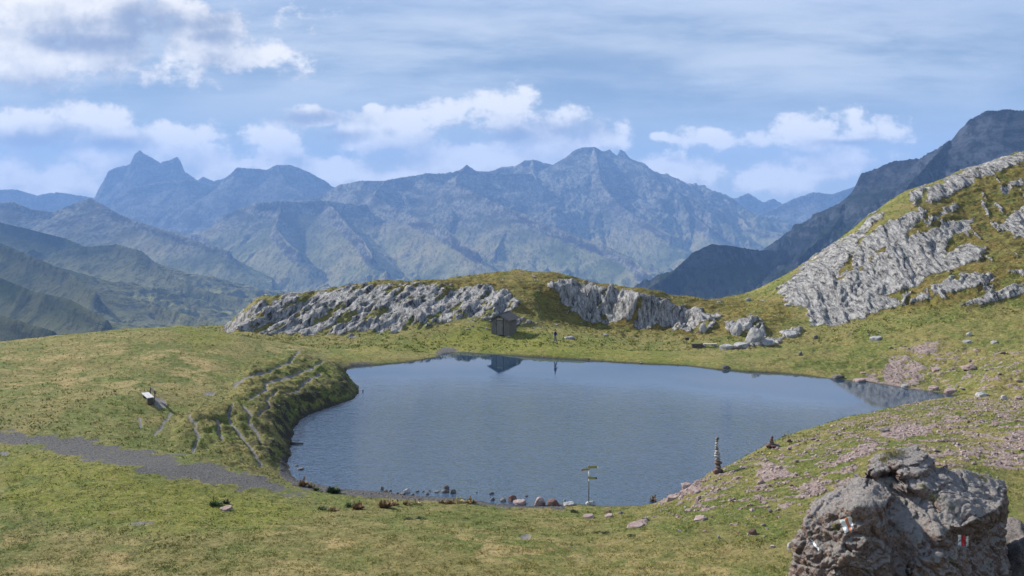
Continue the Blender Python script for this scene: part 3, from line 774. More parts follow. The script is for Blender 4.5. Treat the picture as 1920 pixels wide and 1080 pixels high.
# ------------------------------------------------------------------ haze
def build_haze():
    m = bpy.data.materials.new('haze_air'); m.use_nodes = True
    nt = m.node_tree; nt.nodes.clear()
    o_ = nt.nodes.new('ShaderNodeOutputMaterial'); v = nt.nodes.new('ShaderNodeVolumePrincipled')
    v.inputs['Color'].default_value = (0.31, 0.545, 1.0, 1)
    v.inputs['Density'].default_value = HAZE
    v.inputs['Anisotropy'].default_value = 0.0
    nt.links.new(v.outputs[0], o_.inputs['Volume'])
    x0, x1, y0, y1, z0, z1 = -10800, 10800, -60, 12600, -780, 580
    vv = [(x, y, z) for x in (x0, x1) for y in (y0, y1) for z in (z0, z1)]
    ff = [(0, 1, 3, 2), (4, 6, 7, 5), (0, 4, 5, 1), (2, 3, 7, 6), (0, 2, 6, 4), (1, 5, 7, 3)]
    o = mesh_from('haze', vv, ff, m, smooth=False)
    tag(o, kind='stuff')


HAZE = 8.0e-5
build_haze()


# ------------------------------------------------------------------ materials for things
def stone_material(name, c1, c2, c3, sc=6.0, rough=0.9, bd=0.03, lichen=0.0):
    m, g, b = new_mat(name, rough)
    tcn = g.n('ShaderNodeTexCoord'); oi = g.n('ShaderNodeObjectInfo')
    p = g.v('ADD', tcn.outputs['Object'], g.v('MULTIPLY', g.xyz(oi.outputs['Random'], oi.outputs['Random'], 0.3), (37, 91, 3)))
    n1 = g.noise(p, sc, 7, 0.7, 0.3); n2 = g.noise(p, sc * .35, 4, 0.6); n3 = g.noise(p, sc * 5, 5, 0.7)
    col = g.mix(g.ramp(n2, .38, .62), c1, c2)
    col = g.mix(g.ramp(n1, .50, .66, 0, .85), col, c3)
    col = g.mix(g.ramp(n3, .52, .64, 0, .7), col, tuple(.3 * c for c in c1))
    col = g.mix(g.ramp(n3, .46, .36, 0, .35), col, tuple(min(1, 1.7 * c) for c in c2))
    if lichen:
        geo = g.n('ShaderNodeNewGeometry'); sx = g.n('ShaderNodeSeparateXYZ'); g.put(sx.inputs[0], geo.outputs['Normal'])
        f = g.m('MULTIPLY', g.ramp(g.m('ADD', sx.outputs[2], g.m('MULTIPLY', g.m('SUBTRACT', n1, .5), 2.0)), 0.30, 0.55), lichen)
        col = g.mix(f, col, (0.32, 0.305, 0.285))
        col = g.mix(g.ramp(n2, .64, .70, 0, .8), col, (0.12, 0.12, 0.03))
        col = g.mix(g.ramp(n3, .58, .68, 0, .6), col, (0.05, 0.045, 0.04))
    g.put(b.inputs['Base Color'], col)
    bump(g, b, g.m('ADD', n1, g.m('MULTIPLY', n3, .5)), 1.0, bd)
    return m


M_pink = stone_material('pink_stone', (0.25, 0.175, 0.155), (0.34, 0.265, 0.24), (0.12, 0.085, 0.075))
M_red = stone_material('red_stone', (0.11, 0.062, 0.052), (0.16, 0.098, 0.08), (0.07, 0.045, 0.04))
M_grey = stone_material('grey_stone', (0.24, 0.235, 0.23), (0.38, 0.37, 0.355), (0.09, 0.088, 0.085), 4, bd=.08)
M_darkst = stone_material('dark_stone', (0.10, 0.09, 0.085), (0.17, 0.15, 0.14), (0.05, 0.045, 0.04))
M_boulder = stone_material('boulder_rock', (0.200, 0.138, 0.112), (0.275, 0.200, 0.168), (0.065, 0.048, 0.040), 5.0, 0.95, 0.14, 0.70)


def plain(name, col, rough=0.7, metal=0.0, var=0.25, sc=8.0):
    m, g, b = new_mat(name, rough)
    tcn = g.n('ShaderNodeTexCoord')
    n1 = g.noise(tcn.outputs['Object'], sc, 5, 0.65)
    g.put(b.inputs['Base Color'], g.mix(n1, tuple(c * (1 - var) for c in col), tuple(min(1, c * (1 + var)) for c in col)))
    b.inputs['Metallic'].default_value = metal
    bump(g, b, n1, 0.4, 0.01)
    return m


def wood(name, c1, c2, sc=(14, 14, 1.2)):
    m, g, b = new_mat(name, 0.85)
    tcn = g.n('ShaderNodeTexCoord')
    v = g.mapping(tcn.outputs['Object'], sc)
    n1 = g.noise(v, 1.5, 6, 0.7, 0.4)
    g.put(b.inputs['Base Color'], g.mix(g.ramp(n1, .35, .65), c1, c2))
    bump(g, b, n1, 0.6, 0.01)
    return m


# ------------------------------------------------------------------ stones
def stone_mesh(name, rx, ry, rz, mat, seed=0, sub=3, slab=0.0, amp=0.28):
    bm = bmesh.new(); bmesh.ops.create_icosphere(bm, subdivisions=sub, radius=1.0)
    v = np.array([p.co[:] for p in bm.verts], np.float32)
    rr = np.random.RandomState(seed)
    # cut by random planes: angular, broken outline
    for k in range(12 if slab == 0 else 9):
        n = rr.randn(3); n[2] *= (0.7 if slab == 0 else 0.25); n /= np.linalg.norm(n)
        d = rr.uniform(0.62, 0.92); t = v @ n - d
        v = v - np.outer(np.clip(t, 0, None) * 0.92, n)
    if slab: v[:, 2] = np.clip(v[:, 2], -0.55, 0.55 - 0.15 * v[:, 0])
    o3 = rr.rand(3) * 50
    nn = perlin3(v * 1.6 + o3, seed) * amp * .6 + perlin3(v * 4.1 + o3, seed + 5) * amp * .3 + perlin3(v * 9 + o3, seed + 9) * amp * .12
    v = v * (1 + nn[:, None])
    v = v * np.array([rx, ry, rz], np.float32)
    bm.verts.ensure_lookup_table()
    for p, c in zip(bm.verts, v): p.co = c
    me = bpy.data.meshes.new(name); bm.to_mesh(me); bm.free()
    me.polygons.foreach_set('use_smooth', np.ones(len(me.polygons), bool))
    me.materials.append(mat)
    return me


def put(name, me, loc, rz=0.0, parent=None, sc=1.0, tilt=(0, 0)):
    o = bpy.data.objects.new(name, me); C.objects.link(o)
    o.location = loc; o.rotation_euler = (tilt[0], tilt[1], rz); o.scale = (sc, sc, sc) if isinstance(sc, (int, float)) else sc
    if parent: o.parent = parent
    return o


def empty(name, loc, rz=0.0):
    o = bpy.data.objects.new(name, None); C.objects.link(o)
    o.location = loc; o.rotation_euler = (0, 0, rz); o.empty_display_size = 0.3
    return o


# stones one can point at: px, py of the foot, width and height in photo pixels, material, shape, label
ST = [
    (1011, 947, 26, 16, M_pink, 0, 'largest pinkish boulder at the near water edge, left of the signpost', None),
    (1038, 948, 28, 14, M_red, 0, 'dark red boulder right beside the pinkish one at the near water edge', None),
    (961, 940, 21, 12, M_red, 0, 'dark red rock standing in the shallows beside a pale flat slab', None),
    (973, 946, 30, 9, M_pink, 1, 'pale flat slab just in front of a dark red rock in the shallows', None),
    (943, 942, 16, 8, M_darkst, 0, 'dark jagged rock in the shallows left of the dark red rock', None),
    (1067, 948, 27, 7, M_grey, 1, 'pale low slab on the shore between red boulder and signpost', None),
    (1108, 947, 21, 9, M_grey, 0, 'light grey rock on the shore right behind the signpost foot', None),
    (1059, 940, 5, 5, M_grey, 0, 'tiny pale stone in the water behind the dark red boulder', None),
    (837, 918, 14, 8, M_darkst, 0, 'rearmost dark stone of the tight cluster in the shallows', None),
    (835, 925, 16, 7, M_darkst, 0, 'low left stone of the tight cluster in the shallows', None),
    (849, 926, 14, 9, M_darkst, 0, 'rounded right-hand stone of the tight cluster in the shallows', None),
    (763, 924, 16, 9, M_grey, 0, 'grey humped stone at the left part of the near shallows', None),
    (755, 928, 14, 5, M_darkst, 1, None, 'dark stones in the shallows'),
    (716, 919, 9, 7, M_darkst, 0, None, 'dark stones in the shallows'), (723, 922, 10, 5, M_darkst, 0, None, 'dark stones in the shallows'),
    (732, 921, 7, 3, M_darkst, 0, None, 'dark stones in the shallows'), (782, 923, 8, 4, M_darkst, 1, None, 'dark stones in the shallows'),
    (793, 923, 7, 3, M_darkst, 0, None, 'dark stones in the shallows'), (801, 928, 9, 5, M_darkst, 0, None, 'dark stones in the shallows'),
    (819, 925, 12, 4, M_darkst, 1, None, 'dark stones in the shallows'), (894, 925, 4, 2, M_darkst, 0, None, 'dark stones in the shallows'),
    (922, 927, 12, 5, M_darkst, 0, None, 'dark stones in the shallows'), (923, 939, 11, 7, M_darkst, 0, None, 'dark stones in the shallows'),
    (987, 931, 8, 3, M_red, 1, None, 'dark stones in the shallows'), (806, 922, 5, 3, M_darkst, 0, None, 'dark stones in the shallows'),
    (773, 929, 8, 4, M_darkst, 0, None, 'dark stones in the shallows'), (745, 926, 6, 4, M_darkst, 0, None, 'dark stones in the shallows'),
    (562, 881, 13, 4, M_darkst, 1, 'flat dark stone in the water off the left gravel beach', None),
    (554, 874, 9, 2, M_darkst, 1, 'thin mossy stone barely above the water off the left gravel beach', None),
    (422, 957, 28, 7, M_pink, 1, 'pinkish flat rock beside leafy plants on the foreground meadow', None),
    (1103, 972, 25, 7, M_pink, 1, 'long pale slab on the grass in front of the signpost', None),
    (1142, 970, 21, 6, M_pink, 1, 'pale slab on the grass to the right of the long slab', None),
    (1140, 962, 14, 6, M_red, 0, 'brown rock on the grass between signpost and right bank', None),
    (1164, 964, 12, 5, M_darkst, 0, 'dark rock on the grass nearest the foot of the right bank', None),
    (1193, 990, 36, 9, M_pink, 1, 'large pale slab in the grass at the foot of the right bank', None),
    (1292, 960, 17, 6, M_pink, 1, 'pale slab standing out of the grass low on the right bank', None),
    (1312, 975, 28, 6, M_pink, 1, 'long thin pale slab lying in the grass below the tall cairn', None),
    (1482, 1028, 14, 12, M_grey, 0, 'white angular stone on the grass by the left side of the big boulder', None),
    (1412, 1004, 19, 12, M_red, 0, 'dark red angular rock on the grass in the right foreground', None),
    (1433, 989, 10, 6, M_darkst, 0, 'dark stone on the grass just above the dark red rock', None),
    (1449, 1028, 11, 5, M_pink, 1, 'small pink slab on the grass left of the white angular stone', None),
    (1348, 1011, 7, 6, M_grey, 0, 'small grey stone alone on the grass below the slabs', None),
    (1427, 908, 17, 9, M_pink, 0, 'pink block on the right bank below the wide pink slab', None),
    (1660, 810, 18, 8, M_darkst, 1, 'dark tilted slab on the crest of the right bank', None),
    (1288, 915, 24, 10, M_pink, 1, 'pinkish tilted slab at the shore end of the right bank', None),
    (1262, 938, 26, 9, M_pink, 1, 'lowest pinkish slab where the right bank meets the water', None),
    (1305, 925, 26, 9, M_pink, 1, 'pale pink slab just below the tall cairn', None),
    (1645, 640, 22, 10, M_grey, 1, 'large pale angular slab on the green slope across the lake', None),
    (1818, 631, 12, 9, M_grey, 0, 'white rounded rock high on the green slope across the lake', None),
    (1815, 644, 16, 6, M_grey, 1, 'flat grey slab just below the white rounded rock', None),
    (1866, 645, 16, 6, M_grey, 1, 'pale slab near the right edge of the green slope', None),
    (1820, 694, 26, 11, M_pink, 0, 'smooth rounded pink rock on the slope above the lake tip', None),
    (1757, 697, 20, 8, M_pink, 1, 'angular pink slab midway between pink outcrop and smooth rock', None),
    (1784, 737, 22, 10, M_pink, 1, 'broad pink slab at the water edge near the lake tip', None),
    (1843, 744, 26, 9, M_grey, 0, 'grey rock at the very tip of the lake', None),
    (1884, 750, 12, 10, M_grey, 0, 'pale upright rock just right of the lake tip', None),
    (1912, 750, 16, 9, M_pink, 1, 'pale slab at the right edge beyond the lake tip', None),
    (1697, 727, 15, 7, M_grey, 1, 'grey slab at the water edge below the pink outcrop', None),
    (1752, 731, 20, 9, M_pink, 1, 'pink slab at the water edge left of the broad pink slab', None),
    (1613, 716, 22, 8, M_pink, 1, 'pinkish slab dipping into the water on the right shore', None),
    (1571, 710, 26, 9, M_darkst, 0, 'dark broken rocks at the right shore, leftmost of the pink slabs', None),
    (1361, 692, 14, 7, M_darkst, 0, 'dark rock at the far shore near the middle of its right half', None),
    (1502, 668, 9, 10, M_darkst, 0, 'small dark upright rock on the far green bank', None),
    (1530, 637, 9, 9, M_darkst, 0, 'dark stump-like rock below the limestone face', None),
    (1068, 637, 20, 6, M_grey, 0, 'low grey rock in the meadow right of the walker', None),
    (1135, 631, 9, 4, M_grey, 0, 'small pale stone at the foot of the shaded cliff', None),
    (1419, 643, 36, 32, M_grey, 0, 'biggest grey limestone block of the small outcrop across the lake', None),
    (1384, 629, 26, 26, M_grey, 0, 'tall leaning limestone block left of the biggest one', None),
    (1402, 618, 22, 16, M_grey, 0, 'limestone block behind the two larger ones of the outcrop', None),
    (1318, 625, 14, 18, M_grey, 0, 'narrow white leaning slab at the left end of the small outcrop', None),
    (1486, 634, 32, 13, M_grey, 1, 'white tilted slab at the right end of the small outcrop', None),
    (1364, 655, 26, 10, M_grey, 1, 'low striped slab in the grass by the timber bench', None), (1392, 652, 30, 11, M_grey, 1, 'low striped slab in the grass below the biggest block', None),
    (1440, 647, 30, 9, M_grey, 1, 'low slab in the grass right of the biggest block', None),
    (738, 626, 15, 8, M_grey, 0, 'white rock lying on the grass at the foot of the rocky ridge', None),
    (1404, 566, 12, 8, M_grey, 0, 'white rock standing on the saddle against the blue mountains', None),
    (1478, 575, 13, 7, M_grey, 1, 'pale stone at the foot of the limestone face', None),
    (1345, 818, 0, 0, None, 0, '', None),
]
ST = [q for q in ST if q[2] > 0]
HP = hits([(q[0], q[1] - (1 if q[1] < 700 else 0)) for q in ST])
for i, (q, h) in enumerate(zip(ST, HP)):
    px_, py_, w_, h_, mt, sl, lab, grp_ = q
    D = h[1]; k_ = D / F
    rx = w_ * k_ / 2 * (1.08 if py_ < 900 else .92); rz = h_ * k_ / (1.15 if sl else 1.45); ry = rx * (0.75 if not sl else .85)
    me = stone_mesh('stone', rx, ry, rz, mt, 100 + i, 3 if w_ < 20 else 4, sl)
    big = w_ * k_ > 1.0
    o = put('boulder' if big else 'stone', me, (h[0], D + ry * .5, max(h[2], -0.02) + rz * (.18 if not sl else .10)), random.Random(i).uniform(-.4, .4), tilt=(0.12 if sl else 0, -0.2 if sl else 0))
    if grp_: tag(o, 'small dark stone sticking out of the shallow water at the near shore', 'stone', grp_)
    else: tag(o, lab, 'boulder' if big else 'stone')

rs = np.random.RandomState(5)
SM = {M_pink: [stone_mesh('stone', 1, .8, .45, M_pink, 300 + i, 2, i % 2) for i in range(4)],
      M_red: [stone_mesh('stone', 1, .8, .55, M_red, 320 + i, 2, 0) for i in range(3)],
      M_grey: [stone_mesh('stone', 1, .8, .5, M_grey, 340 + i, 2, i % 2) for i in range(3)],
      M_darkst: [stone_mesh('stone', 1, .8, .5, M_darkst, 360 + i, 2, 0) for i in range(3)]}


def scatter(poly, n, smin, smax, mats, label, group, seed, dmin=36, dmax=125, power=2.2, name='stone', sink=.15):
    r_ = np.random.RandomState(seed); P_ = np.array(poly, float)
    xs = []; 
    while len(xs) < n:
        x = r_.uniform(P_[:, 0].min(), P_[:, 0].max(), 400); y = r_.uniform(P_[:, 1].min(), P_[:, 1].max(), 400)
        ok = sdpoly(x, y, poly) > 0
        xs += list(zip(x[ok], y[ok]))
    xs = xs[:n]
    for (h, k) in zip(hits(xs, dmin, dmax), range(n)):
        if h[2] < 0.02: continue
        mt = mats[r_.randint(len(mats))]; me = SM[mt][r_.randint(len(SM[mt]))]
        s_ = smin + (smax - smin) * r_.rand() ** power
        o = put(name, me, (h[0], h[1], h[2] + s_ * sink), r_.uniform(0, 6.28), sc=(s_, s_ * r_.uniform(.6, 1.1), s_ * r_.uniform(.5, 1.0)), tilt=(r_.uniform(-.3, .3), r_.uniform(-.3, .3)))
        tag(o, label, 'stone', group)


scatter([(1240, 950), (1350, 895), (1500, 825), (1640, 790), (1900, 770), (1920, 880), (1880, 880), (1650, 880), (1560, 900), (1480, 960), (1330, 985)], 60, .06, .26, [M_pink, M_pink, M_red, M_darkst],
        'small reddish or dark stone scattered on the grassy bank to the right', 'small stones scattered on the near right bank', 11)
scatter([(1280, 940), (1500, 940), (1500, 1050), (1380, 1030), (1250, 990)], 22, .04, .16, [M_pink, M_grey, M_red], 'small stone lying in the grass left of the big foreground boulder', 'small stones in the grass by the big boulder', 12)
scatter([(1600, 705), (1650, 640), (1760, 620), (1920, 640), (1920, 740), (1790, 738)], 40, .10, .42, [M_pink, M_pink, M_grey], 'pinkish stone lying on the green slope beyond the lake tip', 'pinkish stones on the slope beyond the lake', 13, dmin=80)
scatter([(1480, 620), (1600, 600), (1700, 600), (1650, 660), (1520, 660)], 14, .08, .3, [M_grey, M_grey, M_darkst], 'grey stone fallen onto the grass below the limestone face', 'fallen grey stones below the limestone face', 14, dmin=95)
scatter([(900, 595), (925, 590), (930, 620), (860, 625), (880, 610)], 10, .08, .28, [M_grey], 'pale stone on the slope just left of the wooden hut', 'pale stones left of the hut', 15, dmin=105)
scatter([(975, 590), (1060, 600), (1100, 625), (980, 622)], 12, .08, .28, [M_grey], 'pale stone on the slope between the wooden hut and the walker', 'pale stones right of the hut', 16, dmin=105)
scatter([(1280, 575), (1480, 575), (1500, 600), (1300, 605)], 12, .08, .30, [M_grey], 'pale stone on the grassy saddle between ridge and limestone face', 'pale stones on the saddle', 17, dmin=110)
scatter([(640, 917), (700, 922), (900, 938), (905, 944), (700, 932), (640, 924)], 20, .05, .13, [M_darkst], 'small dark pebble along the water line of the near gravel beach', 'dark pebbles along the near beach', 18)
scatter([(835, 655), (900, 664), (1000, 671), (1200, 684), (1290, 688), (1200, 680), (1000, 667), (850, 652)], 16, .07, .2, [M_darkst, M_grey], 'small stone along the far water line below the hut meadow', 'stones along the far water line', 19, dmin=95)
scatter([(0, 960), (500, 970), (900, 1000), (1200, 1040), (1200, 1080), (0, 1080)], 6, .04, .12, [M_grey], 'small pale stone lying in the foreground meadow', 'pale stones in the foreground meadow', 20)
print('stones', _t.time() - _t0)


# ------------------------------------------------------------------ fine gravel: nobody could count it
def pebbles(name, poly, n, smin, smax, mat, seed, dmin, dmax):
    r_ = np.random.RandomState(seed); P_ = np.array([((x - 960) / F * D, D) for x, y, D in poly])
    X = r_.uniform(P_[:, 0].min(), P_[:, 0].max(), n * 3); Y = r_.uniform(P_[:, 1].min(), P_[:, 1].max(), n * 3)
    ok = sdpoly(X, Y, P_.tolist(), margin=1e3) > 0
    X, Y = X[ok][:n], Y[ok][:n]
    z, m = ground_eval(X, Y)
    keep = ((m['pink'] + m['gravel'] + r_.rand(len(X)) * .75) > .7) & (z > 0.02)
    X, Y, z = X[keep], Y[keep], z[keep]; k = len(X)
    s_ = smin + (smax - smin) * r_.rand(k) ** 3
    base = np.array([(-1, -.6, -.3), (.9, -.8, -.3), (1, .7, -.3), (-.8, .8, -.3), (-.6, -.3, .5), (.6, -.4, .45), (.4, .5, .55), (-.5, .4, .4)], np.float32)
    fc_ = np.array([(0, 1, 5, 4), (1, 2, 6, 5), (2, 3, 7, 6), (3, 0, 4, 7), (4, 5, 6, 7)])
    a = r_.rand(k) * 6.28
    v = base[None] * s_[:, None, None] * r_.uniform(.6, 1.2, (k, 8, 3)) * np.array([1, 1, .7])
    vx = v[..., 0] * np.cos(a)[:, None] - v[..., 1] * np.sin(a)[:, None]; vy = v[..., 0] * np.sin(a)[:, None] + v[..., 1] * np.cos(a)[:, None]
    V_ = np.stack([vx + X[:, None], vy + Y[:, None], v[..., 2] + z[:, None] + s_[:, None] * .12], -1).reshape(-1, 3)
    f_ = (fc_[None] + (np.arange(k) * 8)[:, None, None]).reshape(-1, 4)
    o = mesh_from(name, V_, f_, mat, smooth=False)
    tag(o, kind='stuff')


pebbles('gravel', [(1200, 0, 50), (1230, 0, 57.5), (1420, 0, 62), (1760, 0, 82), (2000, 0, 82), (2000, 0, 44), (1500, 0, 44), (1250, 0, 45)], 14000, .03, .16, M_pink, 31, 40, 90)
pebbles('shore_gravel', [(480, 0, 64), (540, 0, 68), (560, 0, 63), (900, 0, 58.4), (1080, 0, 58), (1080, 0, 56), (700, 0, 56), (480, 0, 58)], 5000, .02, .07, M_darkst, 32, 50, 70)


# ------------------------------------------------------------------ grass
def grass():
    m, g, b = new_mat('grass_blades', 0.8)
    a = g.attr('hue')
    c = g.mix(g.ramp(a, .0, .5, smooth=False), (0.085, 0.125, 0.018), (0.20, 0.20, 0.045))
    c = g.mix(g.ramp(a, .5, 1.0, smooth=False), c, (0.46, 0.36, 0.15))
    g.put(b.inputs['Base Color'], c)
    b.inputs['Specular IOR Level'].default_value = 0.1
    r_ = np.random.RandomState(3)
    def field(n, d0, d1, u0, u1, hmin, hmax, kb, wscale):
        D = 1 / (1 / d1 + r_.rand(n) * (1 / d0 - 1 / d1)); U_ = r_.uniform(u0, u1, n); X = U_ * D
        z, mk = ground_eval(X, D)
        clump = fbm(X / 1.3, D / 1.3, 4, .6, seed=91)
        dens_ = np.clip(.55 + 1.6 * clump + mk['bank'] * .3, 0.05, 1)
        bad = np.clip(mk['rock'] + mk['pink'] + mk['gravel'] + mk['soil'], 0, 1)
        ok = (z > .04) & (bad < .3) & (r_.rand(n) < dens_)
        X, D, z = X[ok], D[ok], z[ok]; k = len(X)
        hue = np.clip(.32 + .5 * fbm(X / 2.2, D / 2.2, 4, .6, seed=93) + .35 * mk['dry'][ok] - .12 * mk['lush'][ok] + .12 * mk['gold'][ok] + .22 * r_.randn(k), 0, 1)
        hh = (hmin + (hmax - hmin) * r_.rand(k) ** 2) * (1 + .8 * np.clip(clump[ok], 0, 1))
        V_ = np.zeros((k, kb, 3, 3), np.float32)
        for j in range(kb):
            a_ = r_.rand(k) * 6.28; ln = r_.uniform(.2, 1.0, k) * hh; w_ = hh * wscale * r_.uniform(.6, 1.2, k); b_ = r_.rand(k) * 6.28
            ox = r_.randn(k) * hh * .5; oy = r_.randn(k) * hh * .5
            V_[:, j, 0] = np.stack([X + ox - np.cos(b_) * w_, D + oy - np.sin(b_) * w_, z - .01], -1)
            V_[:, j, 1] = np.stack([X + ox + np.cos(b_) * w_, D + oy + np.sin(b_) * w_, z - .01], -1)
            V_[:, j, 2] = np.stack([X + ox + np.cos(a_) * ln, D + oy + np.sin(a_) * ln, z + hh * r_.uniform(.6, 1.1, k)], -1)
        f_ = np.arange(k * kb * 3).reshape(-1, 3)
        return V_.reshape(-1, 3), f_, np.repeat(hue, kb * 3)
    parts = [field(120000, 37, 60, -.58, .58, .03, .08, 4, .22), field(70000, 60, 112, -.60, .60, .05, .13, 3, .30), field(50000, 112, 165, -.40, .60, .08, .2, 3, .4)]
    V_ = np.concatenate([p[0] for p in parts]); hue = np.concatenate([p[2] for p in parts]); off = 0; ff = []
    for p in parts: ff.append(p[1] + off); off += len(p[0])
    o = mesh_from('grass', V_, np.concatenate(ff), m, smooth=False, attrs={'hue': hue})
    tag(o, kind='stuff')


grass()
print('grass', _t.time() - _t0)


# ------------------------------------------------------------------ the big boulder
def W0(px, py, D): return Vector(((px - 960) / F * D, D, CAMH - (py - HY) / F * D))


def big_boulder():
    from mathutils.bvhtree import BVHTree
    hulls = [
        [(1480, 1130, 16.8), (1560, 1170, 15.9), (1700, 1170, 15.8), (1800, 1170, 16.0), (1895, 1150, 17.6), (1508, 964, 17.0), (1534, 945, 17.3), (1600, 950, 16.4), (1700, 960, 16.2), (1785, 990, 16.3), (1872, 985, 17.7),
         (1548, 938, 17.4), (1582, 908, 17.9), (1640, 900, 17.9), (1700, 895, 17.6), (1492, 1130, 19.6), (1890, 1130, 19.6), (1560, 950, 19.3), (1860, 940, 19.3), (1720, 890, 19.2)],
        [(1768, 886, 18.0), (1800, 884, 18.3), (1852, 890, 18.5), (1875, 906, 18.3), (1880, 935, 17.6), (1868, 955, 17.0), (1835, 972, 16.5), (1795, 990, 16.2), (1762, 975, 16.4), (1764, 920, 17.1),
         (1840, 1010, 17.0), (1790, 1030, 16.5), (1770, 1000, 18.9), (1866, 1000, 18.6)],
        [(1690, 840, 18.7), (1727, 839, 18.7), (1737, 850, 18.2), (1722, 868, 17.7), (1680, 872, 17.5), (1665, 866, 17.7), (1670, 853, 18.3), (1735, 880, 18.3), (1680, 905, 17.6), (1720, 900, 17.7), (1680, 890, 18.9)],
        [(1738, 853, 18.5), (1756, 860, 18.1), (1735, 880, 17.5), (1695, 893, 17.2), (1688, 884, 17.4), (1710, 868, 17.9), (1750, 890, 18.1), (1700, 930, 17.2), (1740, 915, 17.4), (1720, 890, 18.8)],
        [(1772, 874, 18.3), (1781, 884, 17.9), (1765, 905, 17.3), (1720, 925, 16.8), (1690, 920, 16.9), (1715, 897, 17.4), (1785, 930, 17.6), (1700, 960, 16.7), (1760, 960, 17.0)],
        [(1637, 872, 18.0), (1648, 855, 18.3), (1660, 845, 18.4), (1670, 858, 17.9), (1672, 885, 17.4), (1640, 893, 17.4), (1636, 905, 17.6), (1668, 910, 17.5), (1650, 900, 18.6)],
        [(1632, 893, 17.6), (1780, 888, 17.8), (1788, 940, 16.9), (1625, 940, 16.9), (1640, 900, 19.2), (1780, 892, 19.2), (1700, 875, 18.4)],
        [(1560, 1060, 16.0), (1600, 1030, 15.9), (1640, 1050, 15.8), (1640, 1170, 15.6), (1540, 1170, 15.9), (1600, 1170, 17)],
        [(1720, 1050, 15.9), (1760, 1040, 15.8), (1790, 1070, 15.9), (1780, 1170, 15.6), (1700, 1170, 15.7), (1740, 1170, 17)],
    ]
    bm = bmesh.new()
    for h in hulls:
        t = bmesh.new()
        for p in h: t.verts.new(W0(*p))
        bmesh.ops.convex_hull(t, input=t.verts)
        bmesh.ops.delete(t, geom=[v for v in t.verts if not v.link_faces], context='VERTS')
        tm = bpy.data.meshes.new('hull'); t.to_mesh(tm); t.free(); bm.from_mesh(tm); bpy.data.meshes.remove(tm)
    me = bpy.data.meshes.new('boulder'); bm.to_mesh(me); bm.free()
    o = bpy.data.objects.new('foreground_boulder', me); C.objects.link(o)
    md = o.modifiers.new('r', 'REMESH'); md.mode = 'VOXEL'; md.voxel_size = 0.019
    dg = bpy.context.evaluated_depsgraph_get(); ev = o.evaluated_get(dg)
    m2 = bpy.data.meshes.new_from_object(ev); o.modifiers.clear(); o.data = m2; bpy.data.meshes.remove(me)
    n = len(m2.vertices); v = np.zeros(n * 3, np.float32); m2.vertices.foreach_get('co', v); v = v.reshape(-1, 3).copy()
    # soften the joints between the blocks a little
    ne = len(m2.edges); e = np.zeros(ne * 2, np.int32); m2.edges.foreach_get('vertices', e); e = e.reshape(-1, 2)
    for it in range(10):
        acc = np.zeros_like(v); cnt = np.zeros(n)
        np.add.at(acc, e[:, 0], v[e[:, 1]]); np.add.at(acc, e[:, 1], v[e[:, 0]]); np.add.at(cnt, e[:, 0], 1); np.add.at(cnt, e[:, 1], 1)
        v = v * .4 + .6 * acc / cnt[:, None]
    m2.vertices.foreach_set('co', v.ravel()); m2.update()
    nr = np.zeros(n * 3, np.float32); m2.vertices.foreach_get('normal', nr); nr = nr.reshape(-1, 3).copy()
    # hollows worn into the front
    for (px_, py_, D, rx, rz, dep) in [(1712, 965, 16.3, .36, .24, .85), (1690, 1035, 16.2, .17, .45, .5), (1668, 1000, 16.3, .16, .2, .18), (1640, 1010, 16.2, .10, .3, .12), (1840, 1040, 16.9, .3, .4, .22), (1760, 1000, 16.2, .10, .18, -.12), (1690, 910, 17, .2, .1, .12), (1600, 1075, 16, .25, .15, .12), (1740, 1010, 16.2, .07, .2, .10), (1722, 1060, 16.0, .12, .3, -.10)]:
        c = W0(px_, py_, D)
        w_ = np.exp(-(((v[:, 0] - c.x) / rx) ** 2 + ((v[:, 2] - c.z) / rz) ** 2)) * (nr[:, 1] < 0.1)
        v[:, 1] += dep * w_
    q = v * 1.0
    qw = q + np.stack([perlin3(q * 2.3 + k * 9, 60 + k) for k in range(3)], -1) * .12
    crack = sstep(.86, 1.0, 1 - np.abs(perlin3(qw * np.array([1.5, 1.5, 2.2]) + 5, 31)) * 2) + .6 * sstep(.88, 1.0, 1 - np.abs(perlin3(qw * 3.6 + 15, 33)) * 2)
    p1 = perlin3(q * 0.9, 3) * .10 + perlin3(q * 2.1 + 7, 5) * .085
    p2 = (1 - 2 * np.abs(perlin3(q * np.array([3.4, 3.4, 2.4]) + 3, 9))) * .050 + (1 - 2 * np.abs(perlin3(q * 7.5 + 3, 11))) * .026
    p3 = perlin3(q * 11, 13) * .034 + (1 - 2 * np.abs(perlin3(q * 19, 15))) * .022
    pit = np.clip(perlin3(q * 5.2 + 30, 21) - .18, 0, 1) * -.22
    flat = sstep(.55, .85, nr[:, 2])          # weathered top faces are smoother
    v = v + nr * ((p1 + (p2 + pit) * (1 - .55 * flat) + p3 * (1 - .4 * flat) - crack * .055)[:, None])
    m2.vertices.foreach_set('co', v.ravel())
    m2.polygons.foreach_set('use_smooth', np.ones(len(m2.polygons), bool))
    m2.materials.clear(); m2.materials.append(M_boulder); m2.update()
    tag(o, 'huge rough grey-brown boulder with painted trail marks in the right foreground', 'boulder')
    fs = np.zeros(len(m2.polygons) * 4, np.int32)
    bv = BVHTree.FromPolygons([Vector(x) for x in v.tolist()], [tuple(p.vertices) for p in m2.polygons])
    eye = Vector((0, 0, CAMH))

